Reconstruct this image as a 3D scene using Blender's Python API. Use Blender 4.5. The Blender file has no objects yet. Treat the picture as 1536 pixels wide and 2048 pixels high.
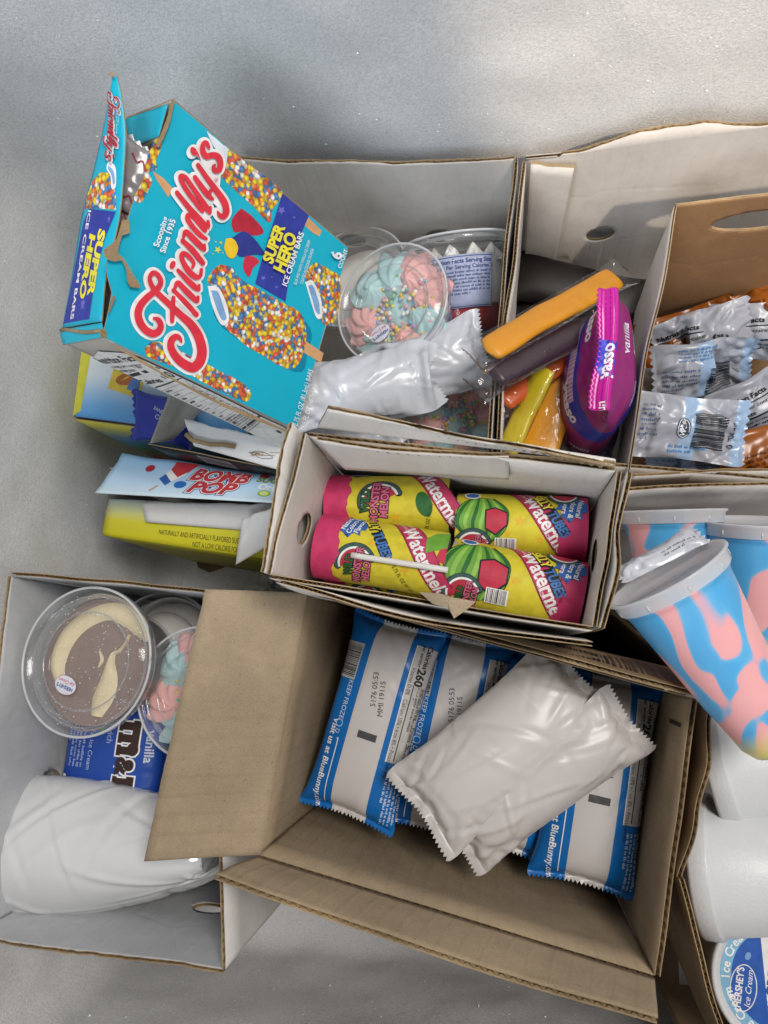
import bpy, bmesh, math, random
import numpy as np
from mathutils import Vector, Matrix, noise

S = bpy.context.scene
COL = S.collection
R = math.radians

# ------------------------------------------------------------------ camera
FPX, CAMH, NADX, NADY = 1460.0, 0.80, 1000.0, 1300.0      # focal length in photo pixels, height, nadir point
_n = np.array([(NADX-768)/FPX, -(NADY-1024)/FPX, -1.0]); _n /= np.linalg.norm(_n)
_X = np.array([1.0, 0, 0]); _X -= _X.dot(_n)*_n; _X /= np.linalg.norm(_X)
_Z = -_n; _Y = np.cross(_Z, _X)
BAS = np.array([_X, _Y, _Z])
def ray(px, py): return BAS @ np.array([(px-768)/FPX, -(py-1024)/FPX, -1.0])
def P(px, py, z):
    w = ray(px, py); return w*((z-CAMH)/w[2]) + np.array([0, 0, CAMH])
cam = bpy.data.cameras.new('camera'); camo = bpy.data.objects.new('camera', cam); COL.objects.link(camo)
camo.matrix_world = Matrix([list(BAS[0])+[0], list(BAS[1])+[0], list(BAS[2])+[CAMH], [0, 0, 0, 1]])
cam.sensor_fit = 'VERTICAL'; cam.sensor_height = 36.0; cam.lens = FPX/2048*36.0
cam.clip_start = 0.01; cam.clip_end = 50
S.camera = camo

# ------------------------------------------------------------------ light
W = bpy.data.worlds.new('World'); S.world = W; W.use_nodes = True
W.node_tree.nodes['Background'].inputs[0].default_value = (0.80, 0.90, 1.0, 1)
W.node_tree.nodes['Background'].inputs[1].default_value = 0.24
def area(name, loc, target, size, energy, col, spot=None, blend=0.3):
    l = bpy.data.lights.new(name, 'SPOT' if spot else 'AREA'); l.energy = energy; l.color = col
    if spot: l.spot_size = R(spot); l.spot_blend = blend; l.shadow_soft_size = size
    else: l.size = size
    o = bpy.data.objects.new(name, l); COL.objects.link(o); o.location = loc
    o.rotation_euler = (Vector(target)-Vector(loc)).to_track_quat('-Z', 'Y').to_euler()
    return o
area('ceiling_lamp', (0.72, 0.36, 2.2), (0.0, 0.05, 0.2), 0.62, 37, (1.0, 0.95, 0.89))
area('fill_light', (-0.7, -1.5, 1.9), (-0.1, 0.35, 0.35), 1.0, 31, (0.84, 0.92, 1.0))  # cool fill added from the front to lift the back wall
area('warm_lamp', (0.55, -0.75, 1.9), (0.36, 0.452, 0.53), 0.03, 120, (1.0, 0.82, 0.63), spot=22, blend=0.12)
S.view_settings.view_transform = 'Standard'; S.view_settings.look = 'None'
S.view_settings.exposure = -0.12; S.view_settings.gamma = 1.0
S.cycles.max_bounces = 8; S.cycles.diffuse_bounces = 3; S.cycles.glossy_bounces = 3; S.cycles.transparent_max_bounces = 14
S.cycles.use_denoising = True; S.cycles.use_adaptive_sampling = True; S.cycles.adaptive_threshold = .025

# ------------------------------------------------------------------ materials
def lin(h):
    h = h.lstrip('#'); c = [int(h[i:i+2], 16)/255 for i in (0, 2, 4)]
    return tuple(x/12.92 if x <= .04045 else ((x+.055)/1.055)**2.4 for x in c) + (1,)
MATS = {}
class NT:
    def __init__(s, name):
        s.m = bpy.data.materials.new(name); s.m.use_nodes = True
        s.t = s.m.node_tree; s.b = s.t.nodes['Principled BSDF']; s.out = s.t.nodes['Material Output']
    def n(s, typ, **kw):
        nd = s.t.nodes.new(typ)
        for k, v in kw.items():
            if k[0] == 'i':
                key = k[1:]; nd.inputs[int(key) if key.isdigit() else key.replace('_', ' ')].default_value = v
            else: setattr(nd, k, v)
        return nd
    def l(s, a, b): s.t.links.new(a, b)
    def ramp(s, fac, stops, const=False):
        r = s.n('ShaderNodeValToRGB'); e = r.color_ramp.elements
        if const: r.color_ramp.interpolation = 'CONSTANT'
        while len(e) < len(stops): e.new(0.5)
        for el, (p, c) in zip(e, stops): el.position = p; el.color = c if len(c) == 4 else tuple(c)+(1,)
        s.l(fac, r.inputs[0]); return r.outputs[0]
    def coord(s, kind='Object'):
        return s.n('ShaderNodeTexCoord').outputs[kind]
    def bump(s, height, strength, dist, prev=None):
        b = s.n('ShaderNodeBump', iStrength=strength, iDistance=dist); s.l(height, b.inputs['Height'])
        if prev: s.l(prev, b.inputs['Normal'])
        s.l(b.outputs[0], s.b.inputs['Normal']); return b.outputs[0]
    def noise(s, vec, scale, detail=4, rough=.55):
        t = s.n('ShaderNodeTexNoise', iScale=scale, iDetail=detail, iRoughness=rough)
        if vec is not None: s.l(vec, t.inputs['Vector'])
        return t.outputs['Fac']
    def mix(s, fac, a, b, blend='MIX'):
        m = s.n('ShaderNodeMix', data_type='RGBA', blend_type=blend)
        for sock, v in ((m.inputs[0], fac), (m.inputs[6], a), (m.inputs[7], b)):
            if hasattr(v, 'is_linked') or hasattr(v, 'links'): s.l(v, sock)
            else: sock.default_value = v
        return m.outputs[2]
def ink(hexcol, rough=.5, spec=.3, name=None):
    k = ('ink', hexcol, rough)
    if k in MATS: return MATS[k]
    t = NT(name or 'ink_'+hexcol.strip('#'))
    t.b.inputs['Roughness'].default_value = rough; t.b.inputs['Specular IOR Level'].default_value = spec
    v = t.noise(t.coord(), 120, 1)
    c = lin(hexcol); d = tuple(x*.86 for x in c[:3])+(1,)
    t.l(t.ramp(v, [(.35, d), (.6, c)]), t.b.inputs['Base Color'])
    MATS[k] = t.m; return t.m
def card(name, base, flute=0.0, rough=.75, stain=.12, fibre=.0, spec=.25):
    t = NT(name); uv = t.coord('UV'); ob = t.coord()
    c = lin(base); dk = tuple(x*(1-stain) for x in c[:3])+(1,)
    v = t.noise(ob, 13, 5, .65)
    col = t.ramp(v, [(.30, tuple(x*(1-stain*1.5) for x in c[:3])+(1,)), (.45, dk), (.62, c)])
    if fibre:
        f = t.noise(ob, 900, 3, .7)
        f2 = t.ramp(f, [(.30, (1-fibre,)*3), (.55, (1, 1, 1))])
        col = t.mix(1.0, col, f2, 'MULTIPLY')
        sp = t.noise(ob, 260, 2, .5)
        sp2 = t.ramp(sp, [(.24, (1-fibre,)*3), (.33, (1, 1, 1))])
        col = t.mix(1.0, col, sp2, 'MULTIPLY')
    t.l(col, t.b.inputs['Base Color']); t.b.inputs['Roughness'].default_value = rough
    t.b.inputs['Specular IOR Level'].default_value = spec
    nrm = None
    if flute:
        w = t.n('ShaderNodeTexWave', iScale=23.0, iDistortion=1.2, iDetail=2.0)
        w.inputs['Detail Scale'].default_value = 1.5
        t.l(uv, w.inputs['Vector']); ws = t.ramp(w.outputs['Fac'], [(.0, (0, 0, 0)), (.22, (1, 1, 1))])
        gm = t.noise(ob, 9, 2); g2 = t.ramp(gm, [(.42, (0, 0, 0)), (.62, (flute*.9,)*3)])
        col = t.mix(g2, col, t.mix(1.0, col, t.ramp(w.outputs['Fac'], [(0, (.74, .72, .70)), (.2, (1, 1, 1))]), 'MULTIPLY'))
        t.l(col, t.b.inputs['Base Color']); nrm = t.bump(ws, flute, .0007)
    cr = t.n('ShaderNodeTexVoronoi', feature='DISTANCE_TO_EDGE', iScale=11.0); t.l(ob, cr.inputs['Vector'])
    cr2 = t.n('ShaderNodeMath', operation='MULTIPLY', use_clamp=True, i1=25.0); t.l(cr.outputs['Distance'], cr2.inputs[0])
    n2 = t.noise(ob, 60, 3, .65)
    sm = t.n('ShaderNodeMath', operation='MULTIPLY_ADD', i1=.35); t.l(cr2.outputs[0], sm.inputs[0]); t.l(n2, sm.inputs[2])
    t.bump(sm.outputs[0], .28, .0014, nrm)
    return t.m
M = {}
M['white'] = card('white_cardboard', '#ddd8d3', .14, .66, .12, .06)
M['white_out'] = card('white_cardboard_outer', '#e2dfdc', .10, .6, .10, .05)
M['grey_in'] = card('grey_white_cardboard', '#cbcdd0', .12, .6, .12, .06)
M['kraft'] = card('kraft_cardboard', '#ab987e', .26, .88, .16, .24)
M['kraft_edge'] = card('kraft_core', '#b09876', 0, .9, .3, .3)
M['kraft_dark'] = card('kraft_printed_outer', '#8a7358', .12, .85, .2, .2)
M['kraft_warm'] = card('brown_carton_inside', '#8f6f50', .05, .8, .18, .18)
M['torn'] = card('torn_grey_board', '#a9916f', 0, .95, .3, .3)
M['greyboard'] = card('grey_paperboard', '#b4aea6', 0, .85, .12, .1)
M['whiteboard'] = card('white_paperboard', '#dfdfe0', 0, .7, .08, 0)

def film(name, base, rough=.32, wr=.5, scale=55, spec=.5, coat=.0, vary=.06, trans=0.0):
    t = NT(name); ob = t.coord()
    c = lin(base) if isinstance(base, str) else base
    v = t.noise(ob, 18, 3)
    dk = tuple(x*(1-vary) for x in c[:3])+(1,)
    t.l(t.ramp(v, [(.35, dk), (.65, c)]), t.b.inputs['Base Color'])
    t.b.inputs['Roughness'].default_value = rough; t.b.inputs['Specular IOR Level'].default_value = spec
    t.b.inputs['Coat Weight'].default_value = coat
    a = t.n('ShaderNodeTexNoise', noise_type='RIDGED_MULTIFRACTAL', normalize=True, iScale=scale*.55, iDetail=1.5, iRoughness=.4, iDistortion=.5); t.l(ob, a.inputs['Vector'])
    t.bump(a.outputs['Fac'], wr, .004)
    return t.m
M['white_film'] = film('white_plastic_film', '#d9dadc', .18, .10, 26, .6, .4)
M['pearl_film'] = film('pearl_white_film', '#c9cdd6', .27, .12, 34)
M['grey_film'] = film('greyish_white_wrapper', '#c9c4c2', .36, .14, 32)
M['blue_film'] = film('blue_wrapper', '#0a68b4', .28, .2, 30)
M['navy_film'] = film('navy_wrapper', '#1d4aa6', .38, .25, 50)
M['dblue_film'] = film('dark_blue_wrapper', '#1c2f9a', .3, .35, 60)
M['silver_film'] = film('silver_wrapper', '#8f8b8d', .18, .2, 60)
M['magenta_film'] = film('magenta_wrapper', '#b01a86', .30, .25, 40)
M['orange_film'] = film('orange_wrapper', '#96541c', .26, .15, 50)
M['pale_film'] = film('pale_blue_wrapper', '#9db6d4', .22, .12, 40)

def clear(name, tint=(1, 1, 1), haze=.05, rough=.05, lw=.35, gl_=.75, hazecol=(.9, .93, .97, 1), wr=0.0, edge=.35):
    t = NT(name); t.t.nodes.remove(t.b)
    tr = t.n('ShaderNodeBsdfTransparent'); tr.inputs[0].default_value = tuple(tint)+(1,)
    gl = t.n('ShaderNodeBsdfGlossy', iRoughness=rough)
    df = t.n('ShaderNodeBsdfTranslucent'); df.inputs[0].default_value = hazecol
    dd = t.n('ShaderNodeBsdfDiffuse'); dd.inputs[0].default_value = hazecol
    m0 = t.n('ShaderNodeMixShader', i0=.6); t.l(df.outputs[0], m0.inputs[1]); t.l(dd.outputs[0], m0.inputs[2])
    lwn = t.n('ShaderNodeLayerWeight', iBlend=lw)
    if wr:
        nz = t.n('ShaderNodeTexNoise', iScale=70.0, iDetail=3.0, iDistortion=1.0); t.l(t.coord(), nz.inputs['Vector'])
        bp = t.n('ShaderNodeBump', iStrength=wr, iDistance=.003); t.l(nz.outputs['Fac'], bp.inputs['Height'])
        t.l(bp.outputs[0], gl.inputs['Normal']); t.l(bp.outputs[0], lwn.inputs['Normal'])
    m1 = t.n('ShaderNodeMixShader'); 
    ad = t.n('ShaderNodeMath', operation='MULTIPLY_ADD', use_clamp=True); t.l(lwn.outputs['Facing'], ad.inputs[0]); ad.inputs[1].default_value = edge; ad.inputs[2].default_value = haze
    t.l(ad.outputs[0], m1.inputs[0]); t.l(tr.outputs[0], m1.inputs[1]); t.l(m0.outputs[0], m1.inputs[2])
    m2 = t.n('ShaderNodeMixShader'); fr = t.n('ShaderNodeMath', operation='MULTIPLY_ADD', use_clamp=True)
    t.l(lwn.outputs['Fresnel'], fr.inputs[0]); fr.inputs[1].default_value = gl_; fr.inputs[2].default_value = .025
    t.l(fr.outputs[0], m2.inputs[0]); t.l(m1.outputs[0], m2.inputs[1]); t.l(gl.outputs[0], m2.inputs[2])
    t.l(m2.outputs[0], t.out.inputs[0]); return t.m
M['clear'] = clear('clear_plastic_cup', haze=.05, lw=.22, gl_=.5, edge=.22)
M['clear_lid'] = clear('clear_plastic_lid', haze=.07, rough=.10, lw=.22, gl_=.5, edge=.22)
M['sleeve'] = clear('clear_film_sleeve', haze=.01, rough=.07, wr=.5, lw=.12, edge=.03)
M['milky'] = clear('milky_plastic_lid', haze=.74, rough=.25, hazecol=(.93, .94, .97, 1))

def cream(name, base, rough=.5, bump=.25, sss=0.0):
    t = NT(name); ob = t.coord(); c = lin(base); d = tuple(x*.88 for x in c[:3])+(1,)
    t.l(t.ramp(t.noise(ob, 60, 4), [(.3, d), (.65, c)]), t.b.inputs['Base Color'])
    t.b.inputs['Roughness'].default_value = rough; t.bump(t.noise(ob, 140, 4), bump, .002)
    return t.m
M['cream_pink'] = cream('pink_frosting', '#eeb3ae'); M['cream_blue'] = cream('blue_frosting', '#b4d6d8')
M['cream_white'] = cream('white_frosting', '#e8e4dc'); M['cream_red'] = cream('red_filling', '#a01c1c', .25)
M['choc'] = cream('chocolate_cream', '#86716a', .5, .6); M['vanilla'] = cream('vanilla_cream', '#e0d0a8', .5, .6)
M['foam'] = cream('styrofoam', '#dfe1e3', .45, .30)
def foamm():
    t = NT('styrofoam_beads'); ob = t.coord(); t.b.inputs['Base Color'].default_value = lin('#cfd1d4'); t.b.inputs['Roughness'].default_value = .4
    v = t.n('ShaderNodeTexVoronoi', iScale=520.0); t.l(ob, v.inputs['Vector']); n1 = t.bump(v.outputs['Distance'], .22, .0006)
    t.bump(t.noise(ob, 30, 3), .15, .003, n1); return t.m
M['foam'] = foamm()
M['wood'] = cream('pale_stick', '#dfdedb', .5, .1)

def frost():
    t = NT('frosted_liner'); ob = t.coord()
    v = t.noise(ob, 9, 4, .6); v2 = t.noise(ob, 460, 3, .85)
    c = t.ramp(v, [(.3, (.77, .77, .775)), (.7, (.82, .82, .82))])
    c = t.mix(1.0, c, t.ramp(v2, [(.34, (.78, .78, .79)), (.60, (1, 1, 1))]), 'MULTIPLY')
    t.l(c, t.b.inputs['Base Color']); t.b.inputs['Roughness'].default_value = .6
    t.b.inputs['Specular IOR Level'].default_value = .25
    mp = t.n('ShaderNodeMapping'); mp.inputs['Scale'].default_value = (1, 1, .45); t.l(ob, mp.inputs[0])
    a = t.bump(t.noise(mp.outputs[0], 60, 4, .6), .22, .004)
    b = t.bump(t.noise(ob, 520, 2, .85), .65, .0011, a)
    return t.m
M['frost'] = frost()
def crystal():
    t = NT('ice_crystal'); t.b.inputs['Base Color'].default_value = (.95, .97, 1, 1); t.b.inputs['Roughness'].default_value = .12
    t.b.inputs['Specular IOR Level'].default_value = 1.0
    return t.m
M['crystal'] = crystal()
def sprinkle(scale=340, name='printed_cookie_crunch'):
    t = NT(name); ob = t.coord()
    v = t.n('ShaderNodeTexVoronoi', iScale=float(scale), iRandomness=1.0); t.l(ob, v.inputs['Vector'])
    sep = t.n('ShaderNodeSeparateColor'); t.l(v.outputs['Color'], sep.inputs[0])
    col = t.ramp(sep.outputs[0], [(0, lin('#efd23c')[:3]), (.30, lin('#dd6446')[:3]), (.52, lin('#4f86be')[:3]), (.74, lin('#f0eeea')[:3]), (.9, lin('#e6952f')[:3])], True)
    sh = t.ramp(v.outputs['Distance'], [(.30, (1.0, 1.0, 1.0)), (.66, (.52, .48, .44))])
    t.l(t.mix(1.0, col, sh, 'MULTIPLY'), t.b.inputs['Base Color']); t.b.inputs['Roughness'].default_value = .5
    return t.m
M['sprinkle'] = sprinkle()
def swirl(name, seed):
    t = NT(name); ob = t.coord('UV')
    mp = t.n('ShaderNodeMapping'); mp.inputs['Location'].default_value = (seed*3.7, seed*1.3, 0); t.l(ob, mp.inputs[0])
    nz = t.n('ShaderNodeTexNoise', iScale=2.9, iDetail=.4, iDistortion=1.7, iRoughness=.3); t.l(mp.outputs[0], nz.inputs['Vector'])
    col = t.ramp(nz.outputs['Fac'], [(.43, lin('#4ea6dc')), (.495, lin('#62b0de')), (.528, lin('#eaa6a8')), (.9, lin('#efb0b0'))])
    sx = t.n('ShaderNodeSeparateXYZ'); t.l(ob, sx.inputs[0])
    yl = t.ramp(sx.outputs[1], [(.13, (1, 1, 1)), (.22, (0, 0, 0))])
    col = t.mix(yl, col, lin('#e2d37a'))
    t.l(col, t.b.inputs['Base Color']); t.b.inputs['Roughness'].default_value = .38
    t.b.inputs['Coat Weight'].default_value = .25; t.b.inputs['Coat Roughness'].default_value = .3
    t.bump(t.noise(t.coord(), 90, 4), .06, .002)
    return t.m

# ------------------------------------------------------------------ object helpers
ORG = {}
def thing(name, label, cat, loc, group=None):
    o = bpy.data.objects.new(name, None); COL.objects.link(o); o.location = tuple(loc); o.empty_display_size = .02
    o['label'] = label; o['category'] = cat
    if group: o['group'] = group
    ORG[o] = np.array(loc, float); return o
def mesh(name, V, F, mats, parent=None, fm=None, uv=None, smooth=False):
    V = np.asarray(V, float)
    if parent is not None: V = V-ORG[parent]
    me = bpy.data.meshes.new(name); me.from_pydata(V.tolist(), [], [list(map(int, f)) for f in F])
    for m in (mats if isinstance(mats, (list, tuple)) else [mats]): me.materials.append(m)
    if fm is not None: me.polygons.foreach_set('material_index', [int(i) for i in fm])
    if uv is not None:
        ul = me.uv_layers.new(name='UVMap'); li = np.empty(len(me.loops), int); me.loops.foreach_get('vertex_index', li)
        ul.data.foreach_set('uv', np.asarray(uv, float)[li].ravel())
    if smooth: me.polygons.foreach_set('use_smooth', [True]*len(me.polygons))
    me.update()
    o = bpy.data.objects.new(name, me); COL.objects.link(o)
    if parent is not None: o.parent = parent; ORG[o] = ORG[parent]
    else: ORG[o] = np.zeros(3)
    return o
def nz1(x, s): return noise.noise(Vector((x, s*7.31, s*1.7)))
def unit(v): v = np.asarray(v, float); return v/np.linalg.norm(v)
def grid_faces(nu, nv, flip=False, off=0):
    F = []
    for i in range(nu):
        for j in range(nv):
            a = off+i*(nv+1)+j; q = [a, a+nv+1, a+nv+2, a+1]
            F.append(q[::-1] if flip else q)
    return F
def slab(name, G, tvec, mats, parent, L=None, Wd=None, mask=None, smooth=True, fmats=(0, 1, 2)):
    """closed sheet from a grid of points G[nu+1,nv+1,3]; face A at G, face B at G+tvec, rim between"""
    nu, nv = G.shape[0]-1, G.shape[1]-1; n = (nu+1)*(nv+1)
    tv = np.asarray(tvec, float); B2 = G+tv
    V = np.concatenate([G.reshape(-1, 3), B2.reshape(-1, 3)])
    if L is None: L = np.linalg.norm(np.diff(G[:, 0], axis=0), axis=1).sum()
    if Wd is None: Wd = np.linalg.norm(np.diff(G[0], axis=0), axis=1).sum()
    uu, vv = np.meshgrid(np.linspace(0, L, nu+1), np.linspace(0, Wd, nv+1), indexing='ij')
    uv = np.stack([uu, vv], -1).reshape(-1, 2); uv = np.concatenate([uv, uv])
    keep = np.ones((nu, nv), bool) if mask is None else mask
    F = []; fm = []; cnt = {}
    for i in range(nu):
        for j in range(nv):
            if not keep[i, j]: continue
            a = i*(nv+1)+j; q = [a, a+nv+1, a+nv+2, a+1]
            F.append(q); fm.append(fmats[0]); F.append([x+n for x in q[::-1]]); fm.append(fmats[1])
            for k in range(4):
                e = (q[k], q[(k+1) % 4]); cnt[e] = cnt.get(e, 0)+1
    for (a, b) in list(cnt):
        if (b, a) not in cnt: F.append([b, a, a+n, b+n]); fm.append(fmats[2])
    o = mesh(name, V, F, mats, parent, fm, uv)
    if smooth:
        o.data.polygons.foreach_set('use_smooth', [m != fmats[2] for m in fm])
    return o
def quadgrid(q, nu, nv, bow=0, wav=0, seed=0, jag=None, bowdir=None):
    q = [np.asarray(x, float) for x in q]
    u = np.linspace(0, 1, nu+1)[:, None, None]; v = np.linspace(0, 1, nv+1)[None, :, None]
    G = q[0]*(1-u)*(1-v)+q[1]*u*(1-v)+q[2]*u*v+q[3]*(1-u)*v
    nr = unit(np.cross(q[1]-q[0], q[3]-q[0])) if bowdir is None else unit(bowdir)
    if bow: G = G+nr*bow*np.sin(np.pi*u)*v**2
    if wav:
        N = np.array([[noise.noise(Vector((a*3.1+seed, b*2.3, seed*1.9))) for b in np.linspace(0, 1, nv+1)] for a in np.linspace(0, 1, nu+1)])[:, :, None]
        G = G+nr*wav*N*(v**1.0)
    if jag is not None:
        up = unit((q[3]-q[0])+(q[2]-q[1]))
        G[:, -1] += up*np.array([jag(a) for a in np.linspace(0, 1, nu+1)])[:, None]
    return G
def jagfn(amp, freq, seed, fine=.4):
    return lambda u: amp*(nz1(u*freq, seed)+fine*nz1(u*freq*4.3, seed+9)+fine*.6*nz1(u*freq*13, seed+5))
def carton_wall(root, q, out, t=.003, mi='white', mo='white_out', me='kraft_edge', amp=.002, freq=6, seed=1, bow=0, wav=.002, holes=(), nv=10, pitch=.0065, step=.0035, name='wall_panel', core=True, profile=None):
    """a corrugated board: outer liner, inner liner, fluted core.  q = inner face bl,br,tr,tl"""
    q = [np.asarray(x, float) for x in q]
    L = np.linalg.norm(q[1]-q[0]); Hh = np.linalg.norm(q[3]-q[0])
    nr = unit(np.cross(q[1]-q[0], q[3]-q[0])); out = np.asarray(out, float)
    if nr.dot(out) < 0: nr = -nr
    nu = max(8, int(L/step)); lt = .00055
    if holes: nv = max(nv, int(Hh/.003)); nu = max(nu, int(L/.003))
    j0 = jagfn(amp, freq, seed)
    pf = profile or (lambda u: 0)
    Gi = quadgrid(q, nu, nv, bow, wav, seed, lambda u: j0(u)+pf(u)+amp*.7*nz1(u*freq*3, seed+2)+amp*.6*max(0, nz1(u*freq*1.7, seed+21))*2, nr)
    Go = quadgrid(q, nu, nv, bow, wav, seed, lambda u: j0(u)+pf(u)+amp*.5*nz1(u*freq*3, seed+3), nr)+nr*(t-lt)
    mask = None
    if holes:
        mask = np.ones((nu, nv), bool)
        ud = (q[1]-q[0])/L; vd = (q[3]-q[0])/Hh
        for (hu, hv, ru, rv) in holes:           # metres in the panel
            cut = np.array([[((i+.5)/nu*L-hu)**2/ru**2+((j+.5)/nv*Hh-hv)**2/rv**2 < 1 for j in range(nv)] for i in range(nu)])
            mask &= ~cut
            for i in range(1, nu):
                for j in range(1, nv):
                    c4 = cut[i-1:i+1, j-1:j+1]
                    if c4.any() and not c4.all():
                        x, y = i/nu*L-hu, j/nv*Hh-hv; r = math.hypot(x/ru, y/rv); s = 1/max(r, .2)-1
                        for G in (Gi, Go): G[i, j] += ud*x*s+vd*y*s
    o = slab(name, Go, nr*lt, [M[me], M[mo], M[me]], root, L, Hh, mask)
    slab('inner_liner', Gi, nr*lt, [M[mi], M[me], M[me]], o, L, Hh, mask)
    if core:
        nn = int(L/pitch*6); V = []; F = []; dwn = unit(q[3]-q[0])
        for i in range(nn+1):
            u = i/nn; s = .5+.5*math.sin(u*L/pitch*2*math.pi)
            iu = u*nu; i0 = min(int(iu), nu-1); f = iu-i0
            dd = dwn*(.0004+.0010*abs(nz1(u*freq*5, seed+4)))
            a = Gi[i0, nv]*(1-f)+Gi[i0+1, nv]*f; b = Go[i0, nv]*(1-f)+Go[i0+1, nv]*f
            top = a+(b-a)*(.14+.76*s)+nr*lt*.5-dd
            V.append(top-dwn*.006); V.append(top)
        for i in range(nn): F.append([2*i, 2*i+2, 2*i+3, 2*i+1])
        mesh('corrugated_core', V, F, [M['kraft_edge']], o, smooth=True)
    return o

# ------------------------------------------------------------------ printing on surfaces
class Surf:
    def __init__(s, G, L, Wd, hint):
        s.G = np.asarray(G, float); s.L = L; s.W = Wd; s.h = np.asarray(hint, float)
    def at(s, xy, off):
        nu, nv = s.G.shape[0]-1, s.G.shape[1]-1
        u = np.clip(xy[:, 0]/s.L, 0, 1)*nu; v = np.clip(xy[:, 1]/s.W, 0, 1)*nv
        i = np.minimum(u.astype(int), nu-1); j = np.minimum(v.astype(int), nv-1); f = (u-i)[:, None]; g = (v-j)[:, None]
        a, b, c, d = s.G[i, j], s.G[i+1, j], s.G[i+1, j+1], s.G[i, j+1]
        p = a*(1-f)*(1-g)+b*f*(1-g)+c*f*g+d*(1-f)*g
        n = np.cross((b-a)*(1-g)+(c-d)*g, (d-a)*(1-f)+(c-b)*f)
        n /= np.maximum(np.linalg.norm(n, axis=1), 1e-12)[:, None]
        hint = s.h if s.h.ndim == 1 else s.h
        sg = np.sign((n*hint).sum(1)); sg[sg == 0] = 1
        return p+n*sg[:, None]*off[:, None]
class CylSurf(Surf):
    def __init__(s, c, ax, up, r, L):
        s.c = np.asarray(c, float); s.ax = unit(ax); s.up = unit(np.asarray(up)-np.dot(up, s.ax)*s.ax); s.sd = np.cross(s.up, s.ax); s.r = r; s.L = L
    def at(s, xy, off):
        th = xy[:, 1]/s.r; d = np.cos(th)[:, None]*s.up+np.sin(th)[:, None]*s.sd
        return s.c+s.ax*xy[:, 0:1]+d*(s.r+off)[:, None]
_tc = {}
def text2d(body, size=1.0, bold=0.0, shear=0.0, space=1.0):
    k = (body, bold, shear, space)
    if k not in _tc:
        cu = bpy.data.curves.new('t', 'FONT'); cu.body = body; cu.offset = bold; cu.shear = shear; cu.space_character = space
        cu.resolution_u = 3; cu.align_x = 'CENTER'; cu.align_y = 'CENTER'
        o = bpy.data.objects.new('t', cu); me = bpy.data.meshes.new_from_object(o)
        v = np.array([x.co[:2] for x in me.vertices]) if len(me.vertices) else np.zeros((0, 2))
        f = [list(p.vertices) for p in me.polygons]
        bpy.data.objects.remove(o); bpy.data.meshes.remove(me); bpy.data.curves.remove(cu)
        _tc[k] = (v, f)
    v, f = _tc[k]; return v*size, f
def rot2(v, a):
    c, s = math.cos(a), math.sin(a); return np.stack([v[:, 0]*c-v[:, 1]*s, v[:, 0]*s+v[:, 1]*c], -1)
def catmull(pts, n=6):
    p = np.asarray(pts, float); p = np.vstack([2*p[0]-p[1], p, 2*p[-1]-p[-2]]); out = []
    for i in range(1, len(p)-2):
        for t in np.linspace(0, 1, n, endpoint=False):
            a, b, c, d = p[i-1:i+3]
            out.append(.5*((2*b)+(-a+c)*t+(2*a-5*b+4*c-d)*t*t+(-a+3*b-3*c+d)*t**3))
    out.append(p[-2]); return np.array(out)
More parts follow.
